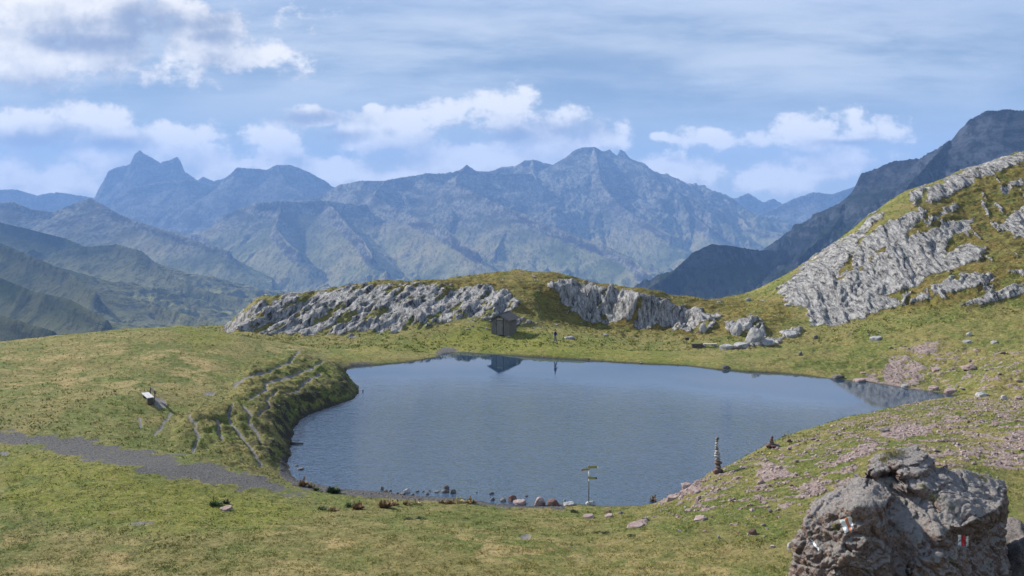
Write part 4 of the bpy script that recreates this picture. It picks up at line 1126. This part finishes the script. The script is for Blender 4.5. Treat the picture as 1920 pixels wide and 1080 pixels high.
    def patch(name, quad, nu, nv, mat, seed, cut=0.5, label=None, off=.007):
        """paint laid on the rock surface inside a four-cornered area"""
        q0, q1, q2, q3 = [np.array(a, float) for a in quad]
        vs, keep = [], []
        for j in range(nv + 1):
            for i in range(nu + 1):
                u_, w_ = i / nu, j / nv
                p = (q0 * (1 - u_) + q1 * u_) * (1 - w_) + (q3 * (1 - u_) + q2 * u_) * w_
                d = (W0(p[0], p[1], 16.5) - eye).normalized()
                hit = bv.ray_cast(eye, d)
                loc, nn = (hit[0], hit[1]) if hit[0] else (W0(p[0], p[1], 16.5), Vector((0, -1, 0)))
                vs.append(loc + nn * off * .3 - d * off)
        f_ = []
        for j in range(nv):
            for i in range(nu):
                e_ = min(i, nu - 1 - i, j, nv - 1 - j)
                nz = perlin(np.array([i * .55 + seed]), np.array([j * .4 + seed * 3.1]))[0]
                if nz + (0.35 if e_ > 0 else -.05) < -cut * .6: continue
                a = j * (nu + 1) + i
                ids = (a, a + 1, a + nu + 2, a + nu + 1)
                if max((vs[x] - vs[y]).length for x in ids for y in ids) > .12: continue
                f_.append(ids)
        c = mesh_from(name, [tuple(x) for x in vs], f_, mat, parent=o)
        if label: c['label'] = label
        return c

    MW = plain('white_paint', (0.62, 0.63, 0.62), .8, var=.3, sc=30); MO = plain('orange_paint', (0.50, 0.19, 0.10), .8, var=.3, sc=30); MR = plain('red_paint', (0.42, 0.035, 0.04), .7, var=.2, sc=30)
    patch('painted_mark', [(1574, 975), (1583, 972), (1592, 996), (1584, 1000)], 6, 14, MW, 1, label='white stripe of the faded slanted trail mark')
    patch('painted_mark', [(1583, 972), (1588, 970), (1597, 994), (1592, 996)], 4, 14, MO, 2, .8, label='faded orange stripe of the slanted trail mark')
    patch('painted_mark', [(1588, 969), (1597, 968), (1601, 990), (1597, 994)], 5, 14, MW, 3, label='white stripe of the faded slanted trail mark')
    patch('painted_mark', [(1796, 1003), (1802, 1003), (1802, 1024), (1796, 1022)], 5, 12, MW, 4, label='white stripe of the upright trail mark')
    patch('painted_mark', [(1803, 1003), (1810, 1003), (1810, 1024), (1803, 1024)], 6, 12, MR, 5, 1.0, label='red stripe of the upright trail mark')
    patch('painted_mark', [(1811, 1005), (1816, 1005), (1816, 1024), (1811, 1025)], 5, 12, MW, 6, label='white stripe of the upright trail mark')
    patch('painted_mark', [(1518, 1010), (1526, 1014), (1540, 1034), (1532, 1032)], 6, 16, MW, 7, -.1, label='faint smeared white mark low on the left')
    # tufts of grass rooted in the cracks
    r_ = np.random.RandomState(8)
    MG = new_mat('dry_tuft', .8); MG[2].inputs['Base Color'].default_value = (0.30, 0.26, 0.08, 1); MG = MG[0]
    for (px_, py_, wd, hgt, k) in [(1676, 850, 26, .07, 300), (1660, 862, 14, .06, 150), (1750, 935, 20, .05, 120), (1845, 893, 22, .05, 120)]:
        vs = []
        for _ in range(k):
            d = (W0(px_ + r_.normal() * wd * .4, py_ + r_.normal() * 4, 17.5) - eye).normalized()
            h = bv.ray_cast(eye, d)
            if not h[0]: continue
            b0 = h[0]; a = r_.rand() * 6.28; t = Vector((math.cos(a) * .03, math.sin(a) * .03, hgt * r_.uniform(.4, 1))); s_ = Vector((.005, .003, 0))
            vs += [b0 - s_, b0 + s_, b0 + t]
        if vs: mesh_from('grass_tuft', [tuple(x) for x in vs], np.arange(len(vs)).reshape(-1, 3), MG, smooth=False, parent=o)
    return o


big_boulder()
# darker rock half hidden behind it
def side_rock():
    c = W0(1902, 1065, 19.5)
    me = stone_mesh('boulder', .50, .8, 1.0, M_darkst, 777, 5, 0, .3)
    o = put('boulder', me, (c.x, c.y, c.z - .1), .4)
    tag(o, 'dark low rock half hidden behind the right side of the big boulder', 'boulder')


side_rock()
print('boulder', _t.time() - _t0)


# ------------------------------------------------------------------ small mesh helpers
def box(bm, c, s, rz=0.0, M=None):
    r = bmesh.ops.create_cube(bm, size=1.0)
    mt = Matrix.Translation(c) @ Matrix.Rotation(rz, 4, 'Z') @ Matrix.Diagonal((*s, 1))
    if M is not None: mt = M @ mt
    bmesh.ops.transform(bm, matrix=mt, verts=r['verts'])
    return r['verts']


def cyl(bm, a, b, r0, r1=None, seg=10):
    a, b = Vector(a), Vector(b); d = b - a
    r = bmesh.ops.create_cone(bm, cap_ends=True, segments=seg, radius1=r0, radius2=r1 if r1 is not None else r0, depth=d.length)
    bmesh.ops.transform(bm, matrix=Matrix.Translation((a + b) / 2) @ d.to_track_quat('Z', 'Y').to_matrix().to_4x4(), verts=r['verts'])
    return r['verts']


def fin(name, bm, mat, parent=None, smooth=False, bev=0.0):
    if bev: bmesh.ops.bevel(bm, geom=bm.edges[:], offset=bev, segments=1, affect='EDGES')
    me = bpy.data.meshes.new(name); bm.to_mesh(me); bm.free()
    if smooth: me.polygons.foreach_set('use_smooth', np.ones(len(me.polygons), bool))
    me.materials.append(mat)
    o = bpy.data.objects.new(name, me); C.objects.link(o)
    if parent: o.parent = parent
    return o


# ------------------------------------------------------------------ hut
def hut():
    h = hits([(945, 627)])[0]
    t = empty('wooden_hut', (h[0], h[1] + .6, h[2] - .12), R(-24))
    tag(t, 'small weathered plank hut with a low pitched roof below the rocky ridge', 'hut')
    WD, DP, WH, RH = 2.35, 2.5, 2.10, 0.60
    m1 = wood('grey_planks', (0.085, 0.078, 0.070), (0.20, 0.188, 0.172)); m2 = wood('roof_boards', (0.045, 0.042, 0.042), (0.10, 0.095, 0.092)); m3 = plain('pale_board', (0.30, 0.29, 0.24), .8)
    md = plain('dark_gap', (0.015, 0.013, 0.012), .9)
    r_ = random.Random(4)
    bm = bmesh.new(); n = 14
    for k in range(n):
        x = -WD / 2 + (k + .5) * WD / n
        if -.42 < x < .42: continue
        top = WH + RH * (1 - abs(x) / (WD / 2)) - .05
        for y in (-DP / 2, DP / 2):
            box(bm, (x, y + r_.uniform(-.012, .012), top / 2 + .03), (WD / n - .018, .035, top - .06))
    for x in (-.34, -.17, 0, .17, .34):
        top = WH + RH * (1 - abs(x) / (WD / 2)) - .05
        box(bm, (x, -DP / 2, (top + 1.9) / 2), (.155, .035, top - 1.9)); box(bm, (x, DP / 2, top / 2 + .03), (.155, .035, top - .06))
    for k in range(15):
        y = -DP / 2 + (k + .5) * DP / 15
        for x in (-WD / 2, WD / 2):
            box(bm, (x + r_.uniform(-.012, .012), y, WH / 2 + .03), (.035, DP / 15 - .018, WH - .06))
    fin('wall', bm, m1, t)
    bm = bmesh.new(); box(bm, (0, 0, WH / 2), (WD - .08, DP - .08, WH - .12)); fin('dark_core', bm, md, t)  # near-black box filling the hut behind the plank gaps
    bm = bmesh.new()
    for k in range(5): box(bm, (-.34 + k * .17, -DP / 2 - .03, .98), (.155, .03, 1.78))
    box(bm, (0, -DP / 2 - .055, .5), (.8, .02, .10)); box(bm, (0, -DP / 2 - .055, 1.5), (.8, .02, .10))
    d = fin('door', bm, wood('door_planks', (0.11, 0.10, 0.09), (0.24, 0.22, 0.20)), t)
    bm = bmesh.new(); cyl(bm, (.30, -DP / 2 - .06, 1.0), (.30, -DP / 2 - .12, 1.0), .02); fin('handle', bm, md, d)
    bm = bmesh.new(); box(bm, (.02, -DP / 2 - .06, 2.08), (.85, .03, .20)); fin('sign_board', bm, m3, t)
    bm = bmesh.new(); box(bm, (-.02, -DP / 2 - .03, 2.42), (.2, .03, .16)); fin('vent', bm, md, t)
    # roof: two pitched layers of boards with overhang
    ang = math.atan2(RH, WD / 2); L = WD / 2 / math.cos(ang) + .42
    rf = None
    bm = bmesh.new()
    for sgn in (-1, 1):
        for k in range(11):
            y = -DP / 2 - .38 + (k + .5) * (DP + .76) / 11
            M = Matrix.Translation((0, y, WH + RH + .03)) @ Matrix.Rotation(sgn * ang, 4, 'Y')
            box(bm, (sgn * L / 2, 0, .02 + .012 * (k % 2)), (L, (DP + .76) / 11 + .01, .035), M=M)
    rf = fin('roof', bm, m2, t)
    for sgn in (-1, 1):
        for y in (-DP / 2 - .40, DP / 2 + .40):
            bm = bmesh.new()
            M = Matrix.Translation((0, y, WH + RH)) @ Matrix.Rotation(sgn * ang, 4, 'Y')
            box(bm, (sgn * L / 2, 0, -.02), (L, .03, .14), M=M)
            fin('barge_board', bm, m1, rf)
    bm = bmesh.new(); cyl(bm, (0, -DP / 2 - .4, WH + RH + .07), (0, DP / 2 + .4, WH + RH + .07), .05, seg=6); fin('ridge_cap', bm, m2, rf)
    bm = bmesh.new()
    for x in (-WD / 2, WD / 2):
        for y in (-DP / 2, DP / 2): box(bm, (x, y, -.15), (.3, .3, .42))
    fin('footing', bm, M_grey, t)


hut()


# ------------------------------------------------------------------ signpost
def signpost():
    h = hits([(1104, 947)])[0]
    t = empty('signpost', (h[0], h[1], h[2] - .05), 0)
    tag(t, 'thin steel hiking signpost with three yellow arrow boards at the near shore', 'signpost')
    mp = plain('galvanised_steel', (0.16, 0.17, 0.165), .5, .6, .1); my = plain('yellow_board', (0.26, 0.235, 0.10), .5, 0, .08)
    mw = plain('white_band', (0.7, 0.7, 0.68), .5, 0, .08); mr = plain('red_band', (0.45, 0.03, 0.03), .5, 0, .08); mk = plain('black_print', (0.02, 0.02, 0.02), .6, 0, .08)
    bm = bmesh.new(); cyl(bm, (0, 0, -.2), (0, 0, 2.42), .032, seg=14); fin('pole', bm, mp, t, True)
    bm = bmesh.new(); cyl(bm, (0, 0, 2.42), (0, 0, 2.46), .036, .02, 14); fin('pole_cap', bm, mp, t, True)
    for a, b, mm, nm in [(1.72, 2.15, mw, 'white_sleeve'), (1.55, 1.62, mw, 'white_sleeve'), (1.62, 1.68, mr, 'red_sleeve'), (1.48, 1.55, mw, 'white_sleeve')]:
        bm = bmesh.new(); cyl(bm, (0, 0, a), (0, 0, b), .0345, seg=14); fin(nm, bm, mm, t, True)

    def board(z, ln, hg, ang, tip, lines):
        e = []
        bm = bmesh.new(); M = Matrix.Rotation(ang, 4, 'Z')
        pts = [(-.06, -hg / 2), (ln - .08, -hg / 2), (ln, 0), (ln - .08, hg / 2), (-.06, hg / 2)]
        f1 = [bm.verts.new(M @ Vector((x, -.055, z + y))) for x, y in pts]; f2 = [bm.verts.new(M @ Vector((x, -.039, z + y))) for x, y in pts]
        bm.faces.new(f1); bm.faces.new(f2[::-1])
        for i in range(5): bm.faces.new((f1[i], f2[i], f2[(i + 1) % 5], f1[(i + 1) % 5]))
        bmesh.ops.recalc_face_normals(bm, faces=bm.faces)
        b = fin('arrow_board', bm, my, t)
        if tip:
            bm = bmesh.new()
            pts = [(ln - .10, -hg / 2), (ln - .078, -hg / 2), (ln + .004, 0), (ln - .078, hg / 2), (ln - .10, hg / 2)]
            f = [bm.verts.new(M @ Vector((x, -.058, z + y))) for x, y in pts]; bm.faces.new(f)
            f = [bm.verts.new(M @ Vector((x, -.036, z + y))) for x, y in pts]; bm.faces.new(f[::-1])
            fin('board_tip', bm, tip, b)
        return b
    board(2.33, .60, .15, R(6), mw, 2)
    board(2.19, .50, .13, R(180 + 20), mr, 2)
    board(1.70, .52, .15, R(-10), mk, 2)


signpost()


# ------------------------------------------------------------------ cairns
def cairns():
    h = hits([(1345, 888)])[0]; k_ = h[1] / F
    t = empty('stone_cairn', (h[0] + .03, h[1], h[2] - .06))
    tag(t, 'tall slender cairn of about a dozen stacked stones on the lakeside bank', 'cairn')
    rows = [(19, 11.5, M_red, 0), (15, 7, M_darkst, .5), (15, 7, M_red, .2), (12, 6.5, M_grey, -.8), (12.5, 5.5, M_grey, -1.2), (11, 4.5, M_grey, -1.3), (10, 4.5, M_pink, -2), (8.5, 4.5, M_darkst, -2.2), (7.5, 5.5, M_grey, -2.2), (7, 5, M_grey, -2.4), (6, 4.5, M_darkst, -2.0), (9, 4.5, M_darkst, -1.2)]
    z = 0
    for i, (w_, hh, mt, dx_) in enumerate(rows):
        hm = hh * k_ * .56
        me = stone_mesh('stone', w_ * k_ * .53, w_ * k_ * .45, hm * 1.12, mt, 500 + i, 3, 0, .2)
        put('stone', me, (dx_ * k_, 0, z + hm), i * 1.3 if i else .3, t)
        z += hh * k_ * .985
    h = hits([(1447, 838)])[0]; k_ = h[1] / F
    t = empty('stone_cairn', (h[0], h[1], h[2] - .05))
    tag(t, 'short squat cairn of dark red stones on the bank, right of the tall one', 'cairn')
    for i, (x, z, w_, hh, mt) in enumerate([(-5, 0, 17, 6, M_red), (7, 0, 19, 6, M_darkst), (2, 1, 20, 6, M_red), (-1, 5, 12, 5, M_darkst), (-.5, 9, 9, 5, M_red), (0, 13, 7.5, 4.5, M_red), (.5, 17, 5.5, 4.5, M_darkst)]):
        me = stone_mesh('stone', w_ * k_ * .52, w_ * k_ * .42, hh * k_ * .6, mt, 530 + i, 3, 0, .25)
        put('stone', me, (x * k_, 0, (z + hh / 2) * k_), i * .9, t)
    h = hits([(1479, 830)])[0]; k_ = h[1] / F
    o = put('stone', stone_mesh('stone', 4.5 * k_, 4 * k_, 4 * k_, M_red, 560, 3), (h[0], h[1], h[2] + 2 * k_))
    tag(o, 'single dark red stone on the bank crest just right of the squat cairn', 'stone')


cairns()


# ------------------------------------------------------------------ benches, posts
def benches():
    ml = wood('bleached_wood', (0.34, 0.33, 0.33), (0.52, 0.51, 0.51), (2, 14, 14)); mdk = wood('dark_wood', (0.05, 0.04, 0.032), (0.11, 0.095, 0.08), (2, 14, 14))
    h = hits([(272, 756)])[0]
    t = empty('wooden_bench', (h[0], h[1] + .55, h[2] - .03), R(-58))
    tag(t, 'bleached plank bench with a low dark backrest on the grassy knoll at the left', 'bench')
    bm = bmesh.new(); box(bm, (0, -.13, .47), (2.1, .24, .06)); box(bm, (0, .13, .475), (2.1, .23, .06)); fin('seat', bm, ml, t, bev=.008)
    for x in (-.75, .75):
        bm = bmesh.new(); box(bm, (x, 0, .20), (.30, .42, .46)); fin('support', bm, mdk, t, bev=.02)
    bm = bmesh.new(); box(bm, (0, .36, .78), (2.0, .05, .26)); fin('backrest', bm, mdk, t, bev=.008)  # dark wood paints in the backrest's shaded face
    for x in (-.7, .7):
        bm = bmesh.new(); box(bm, (x, .31, .45), (.08, .05, .92)); fin('back_post', bm, mdk, t)
    # timber bench and beam over the lake
    h = hits([(1332, 652)])[0]
    t = empty('wooden_bench', (h[0], h[1] + .2, h[2] - .02), R(-4))
    tag(t, 'low pale plank bench on stone blocks on the far shore by the small outcrop', 'bench')
    bm = bmesh.new(); box(bm, (0, 0, .42), (1.55, .38, .08)); fin('seat', bm, ml, t, bev=.01)
    for x in (-.62, .62): put('support', stone_mesh('support', .2, .2, .24, M_grey, 600 + int(x * 10), 3), (x, 0, .18), 0, t)
    h = hits([(1308, 652)])[0]
    t = empty('timber_trough', (h[0], h[1] + .2, h[2] - .02), R(3))
    tag(t, 'dark hollow timber trough lying left of the pale plank bench', 'trough')
    bm = bmesh.new(); box(bm, (0, -.2, .24), (1.3, .05, .36)); box(bm, (0, .2, .24), (1.3, .05, .36)); box(bm, (-.62, 0, .24), (.05, .35, .36)); box(bm, (.62, 0, .24), (.05, .35, .36)); box(bm, (0, 0, .08), (1.2, .35, .05))
    fin('basin', bm, mdk, t)
    for x in (-.5, .5):
        bm = bmesh.new(); box(bm, (x, 0, 0), (.12, .5, .12)); fin('foot', bm, mdk, t)
    h = hits([(1288, 652)])[0]; k_ = h[1] / F
    t = empty('box_on_post', (h[0], h[1], h[2] - .05), R(10))
    tag(t, 'small dark box on a thin post at the far shore', 'post box')
    bm = bmesh.new(); cyl(bm, (0, 0, 0), (0, 0, .95), .035, seg=8); fin('post', bm, mdk, t)
    bm = bmesh.new(); box(bm, (0, 0, 1.08), (.42, .32, .30)); fin('box', bm, plain('dark_metal', (.03, .03, .035), .5), t, bev=.02)
    bm = bmesh.new(); box(bm, (0, -.01, 1.25), (.48, .38, .03)); fin('lid', bm, plain('dark_lid', (.05, .05, .055), .5), t)
    # stake in the water by the left bank
    p = W(680, 737, 90.5)
    bm = bmesh.new(); cyl(bm, (p[0], p[1], -.3), (p[0] + .03, p[1], .22), .06, .05, 8); o = fin('wooden_stake', bm, mdk); tag(o, 'short dark stake standing in the water off the left bank', 'stake')
    p = W0(558, 833, F * CAMH / (833 - HY))
    bm = bmesh.new(); cyl(bm, (p.x - .7, p.y, .10), (p.x + .45, p.y - .1, .07), .10, .05, 8); o = fin('driftwood', bm, mdk, smooth=True); tag(o, 'dark piece of driftwood jutting from the left bank into the lake', 'driftwood')


benches()


# ------------------------------------------------------------------ walker
def skinned(name, pts, edges, radii, mat, parent, sub=2):
    me = bpy.data.meshes.new(name); me.from_pydata(pts, edges, [])
    o = bpy.data.objects.new(name, me); C.objects.link(o)
    sk = o.modifiers.new('s', 'SKIN'); o.modifiers.new('d', 'SUBSURF').levels = sub
    for i, r in enumerate(radii):
        rr = r if isinstance(r, tuple) else (r, r)
        me.skin_vertices[0].data[i].radius = rr
    me.skin_vertices[0].data[0].use_root = True
    dg = bpy.context.evaluated_depsgraph_get()
    m2 = bpy.data.meshes.new_from_object(o.evaluated_get(dg)); m2.name = name
    o.modifiers.clear(); o.data = m2; bpy.data.meshes.remove(me)
    m2.materials.clear(); m2.materials.append(mat)
    m2.polygons.foreach_set('use_smooth', np.ones(len(m2.polygons), bool))
    if parent: o.parent = parent
    return o


def walker():
    h = hits([(1041, 645)])[0]
    t = empty('person', (h[0], h[1], h[2]), R(-12))
    tag(t, 'walker in dark blue jacket and grey trousers striding along the far shore', 'person')
    msk = plain('skin', (0.42, 0.26, 0.19), .6, 0, .05); mj = plain('blue_jacket', (0.018, 0.022, 0.085), .8, 0, .2); mt = plain('grey_trousers', (0.13, 0.14, 0.16), .85, 0, .15)
    mh = plain('dark_hair', (0.02, 0.016, 0.014), .7, 0, .1); mb = plain('boots', (0.03, 0.026, 0.024), .7, 0, .1)
    # facing right (+X), mid-stride; pelvis is the root
    P_ = [(0, 0, .92), (0, 0, 1.10), (0.01, 0, 1.30), (0.01, 0, 1.43), (0.02, 0, 1.50),            # 0-4 spine, neck
          (.03, 0, 1.575), (.03, 0, 1.66),                                                          # 5,6 head
          (0, -.17, 1.41), (-.06, -.21, 1.15), (.06, -.20, .93),                                     # 7-9 right arm
          (0, .17, 1.41), (.10, .21, 1.16), (.25, .19, .97),                                          # 10-12 left arm
          (.02, -.09, .86), (.16, -.09, .50), (.26, -.09, .09), (.37, -.09, .045),                   # 13-16 right leg ahead
          (-.02, .09, .86), (-.08, .09, .49), (-.30, .09, .12), (-.20, .09, .04)]                    # 17-20 left leg behind
    E_ = [(0, 1), (1, 2), (2, 3), (3, 4), (4, 5), (5, 6), (3, 7), (7, 8), (8, 9), (3, 10), (10, 11), (11, 12), (0, 13), (13, 14), (14, 15), (15, 16), (0, 17), (17, 18), (18, 19), (19, 20)]
    Rr = [(.12, .15), (.10, .13), (.11, .16), (.07, .09), .055, (.088, .075), (.075, .068), .06, .043, .03, .06, .043, .03, .085, .058, .042, .035, .085, .058, .042, .035]
    fingers = []
    for (w, d) in ((9, Vector((.35, 0, -1)).normalized()), (12, Vector((.7, 0, -.7)).normalized())):
        base = Vector(P_[w]); side = Vector((d.z, 0, -d.x))
        P_.append(tuple(base + d * .07)); E_.append((w, len(P_) - 1)); Rr.append((.02, .036)); pm = len(P_) - 1
        for k, (off, ln) in enumerate(((-.028, .062), (-.01, .075), (.01, .07), (.028, .055))):
            a = base + d * .085 + Vector((0, off, 0)); b = a + d * ln * .6 + side * .008; c_ = b + d * ln * .4 + side * .02
            fingers.append([a, b, c_])
        a = base + d * .03 + side * -.0 + Vector((0, .03, 0)); fingers.append([a, a + d * .03 + Vector((.012, .022, 0)), a + d * .055 + Vector((.018, .03, 0))])
    for f in fingers:
        i0 = len(P_)
        P_ += [tuple(x) for x in f]; E_ += [(i0, i0 + 1), (i0 + 1, i0 + 2)]; Rr += [.010, .009, .008]
    body = skinned('body', P_, E_, Rr, msk, t)
    bm = bmesh.new()
    r = bmesh.ops.create_cone(bm, cap_ends=True, segments=8, radius1=.016, radius2=.004, depth=.04); bmesh.ops.transform(bm, matrix=Matrix.Translation((.125, 0, 1.60)) @ Matrix.Rotation(R(90), 4, 'Y'), verts=r['verts'])
    for y in (-.085, .085):
        r = bmesh.ops.create_uvsphere(bm, u_segments=8, v_segments=6, radius=.022); bmesh.ops.transform(bm, matrix=Matrix.Translation((.02, y, 1.60)) @ Matrix.Diagonal((.7, .5, 1.3, 1)), verts=r['verts'])
    fin('nose_and_ears', bm, msk, body, True)
    bm = bmesh.new()
    for y in (-.03, .03):
        r = bmesh.ops.create_uvsphere(bm, u_segments=8, v_segments=6, radius=.009); bmesh.ops.translate(bm, vec=(.112, y, 1.625), verts=r['verts'])
    box(bm, (.112, 0, 1.555), (.01, .045, .007))
    fin('eyes_and_mouth', bm, mh, body)
    bm = bmesh.new(); r = bmesh.ops.create_uvsphere(bm, u_segments=16, v_segments=10, radius=.108)
    bmesh.ops.transform(bm, matrix=Matrix.Translation((.005, 0, 1.655)) @ Matrix.Diagonal((1.0, .88, .95, 1)), verts=r['verts'])
    bmesh.ops.delete(bm, geom=[v for v in bm.verts if v.co.z < 1.57 or (v.co.x > .06 and v.co.z < 1.66)], context='VERTS'); fin('hair', bm, mh, t, True)
    jp = [(0, 0, .90), (0, 0, 1.10), (.01, 0, 1.30), (.01, 0, 1.44), (.015, 0, 1.49), (0, -.18, 1.405), (-.06, -.215, 1.15), (.045, -.20, .955), (0, .18, 1.405), (.10, .215, 1.16), (.225, .195, 1.0)]
    skinned('jacket', jp, [(0, 1), (1, 2), (2, 3), (3, 4), (3, 5), (5, 6), (6, 7), (3, 8), (8, 9), (9, 10)], [(.15, .19), (.135, .175), (.145, .20), (.09, .11), .07, .085, .066, .05, .085, .066, .05], mj, t)
    tp = [(0, 0, .93), (.02, -.09, .86), (.16, -.09, .50), (.255, -.09, .13), (-.02, .09, .86), (-.08, .09, .49), (-.285, .09, .15)]
    skinned('trousers', tp, [(0, 1), (1, 2), (2, 3), (0, 4), (4, 5), (5, 6)], [(.12, .15), .105, .078, .06, .105, .078, .06], mt, t)
    for (a, b) in (((.25, -.09, .075), (.38, -.09, .05)), ((-.29, .09, .10), (-.19, .09, .045))):
        skinned('boot', [a, b, (a[0] - .02, a[1], a[2] + .08)], [(0, 1), (0, 2)], [.055, (.045, .04), .05], mb, t)


walker()


# ------------------------------------------------------------------ plants along the shore
def plants():
    mats = []
    for nm, c in (('leaf_green', (0.07, 0.11, 0.03)), ('leaf_dark', (0.035, 0.055, 0.02)), ('leaf_brown', (0.17, 0.10, 0.04)), ('leaf_straw', (0.40, 0.33, 0.16))):
        m, g, b = new_mat(nm, .7); b.inputs['Base Color'].default_value = (*c, 1); mats.append(m)
    r_ = random.Random(9)

    def clump(rad, hgt, n, ml, spikes, seed):
        r_.seed(seed)
        bm = bmesh.new()
        for k in range(n):
            a = r_.random() * 6.28; rr = rad * r_.random() ** .6; el = r_.uniform(.2, 1.2); ln = hgt * r_.uniform(.35, .8); w_ = ln * .22
            c = Vector((math.cos(a) * rr * .6, math.sin(a) * rr * .6, 0)); d = Vector((math.cos(a) * math.cos(el), math.sin(a) * math.cos(el), math.sin(el)))
            sd_ = Vector((-math.sin(a), math.cos(a), 0)) * w_
            c = c + Vector((0, 0, r_.random() * hgt * .3))
            p = [c, c + d * ln * .5 + sd_, c + d * ln, c + d * ln * .5 - sd_ - Vector((0, 0, .02))]
            bm.faces.new([bm.verts.new(x) for x in p])
        me = bpy.data.meshes.new('leaves'); bm.to_mesh(me); bm.free(); me.materials.append(ml)
        bm = bmesh.new()
        for k in range(spikes):
            x, y = r_.uniform(-rad, rad) * .7, r_.uniform(-rad, rad) * .5; hh = hgt * r_.uniform(1.0, 1.7)
            cyl(bm, (x, y, 0), (x + r_.uniform(-.06, .06), y, hh), .008, .005, 5)
            for j in range(9):
                zz = hh * (.55 + .45 * j / 9)
                box(bm, (x + r_.uniform(-.02, .02), y, zz), (.04, .04, .03), r_.random() * 3)
        ms = bpy.data.meshes.new('stalks'); bm.to_mesh(ms); bm.free()
        return me, ms
    spec = [(625, 925, .42, .50, 110, 1, 1, 'dark green bushy plant with one tall seed spike at the left of the gravel beach'),
            (568, 912, .28, .40, 60, 2, 4, 'brown withered dock plant where the gravel beach begins'),
            (583, 915, .16, .34, 25, 2, 2, 'thin brown plant with two stalks right beside the withered dock plant'),
            (593, 920, .20, .34, 30, 0, 1, 'small green plant with one stalk left of the bushy plant'),
            (604, 956, .34, .22, 60, 1, 0, None), (626, 958, .4, .22, 70, 2, 0, None),
            (655, 950, .36, .28, 60, 0, 1, None), (671, 955, .38, .36, 80, 2, 5, 'tall brown dock clump with dark stalks on the grass edge above the beach'),
            (722, 952, .42, .44, 110, 2, 3, 'large reddish-brown clump topped with yellow leaves by the beach'), (740, 948, .3, .26, 50, 2, 2, None), (762, 946, .26, .24, 40, 2, 2, None), (780, 946, .3, .26, 50, 3, 2, None),
            (830, 944, .3, .22, 60, 2, 1, None), (845, 944, .3, .24, 60, 2, 2, None), (862, 943, .3, .24, 60, 3, 2, None), (878, 943, .26, .28, 60, 3, 3, None), (888, 943, .2, .24, 40, 2, 1, None),
            (404, 948, .42, .30, 90, 0, 1, 'leafy green dock clump beside the pinkish flat rock in the meadow'), (424, 945, .3, .26, 60, 1, 2, 'darker leafy clump just behind the pinkish flat rock'),
            (766, 975, .4, .14, 70, 1, 0, 'low dark green leafy patch, left of two in the foreground grass'), (788, 974, .35, .16, 60, 1, 0, 'low dark green leafy patch right next to its twin in the foreground grass'),
            (872, 974, .4, .10, 60, 1, 0, 'flat dark leafy patch in the grass below the middle of the shore'), (893, 984, .3, .08, 40, 1, 0, 'smallest flat leafy patch in the foreground grass'),
            (1076, 961, .34, .20, 60, 1, 0, 'dark green thistle clump in the grass left of the signpost'),
            (1120, 1000, .4, .12, 60, 1, 0, None), (1136, 1001, .3, .14, 50, 1, 0, None), (1184, 1006, .3, .12, 50, 1, 0, None),
            (1224, 940, .22, .28, 30, 2, 4, 'wispy brown stalks at the water edge right of the signpost')]
    HH = hits([(q[0], q[1]) for q in spec])
    ga = 'withered brown plants along the gravel beach'; gb = 'low dark weeds near the slabs in the foreground'
    for i, (q, h) in enumerate(zip(spec, HH)):
        me, ms = clump(q[2], q[3], q[4] * 2, mats[q[5]], q[6], 40 + i)
        t = empty('weed_plant', (h[0], h[1], h[2] - .02))
        if q[7]: tag(t, q[7], 'plant')
        elif q[0] > 1000: tag(t, 'low dark weed in the grass near the pale slabs at the foot of the bank', 'plant', gb)
        else: tag(t, 'withered brown weed on the grassy edge above the gravel beach', 'plant', ga)
        put('leaves', me, (0, 0, 0), 0, t)
        if q[6]:
            ms.materials.append(mats[2] if i % 2 else mats[3]); put('stalks', ms, (0, 0, 0), 0, t)
        else: bpy.data.meshes.remove(ms)


plants()
print('all', _t.time() - _t0)
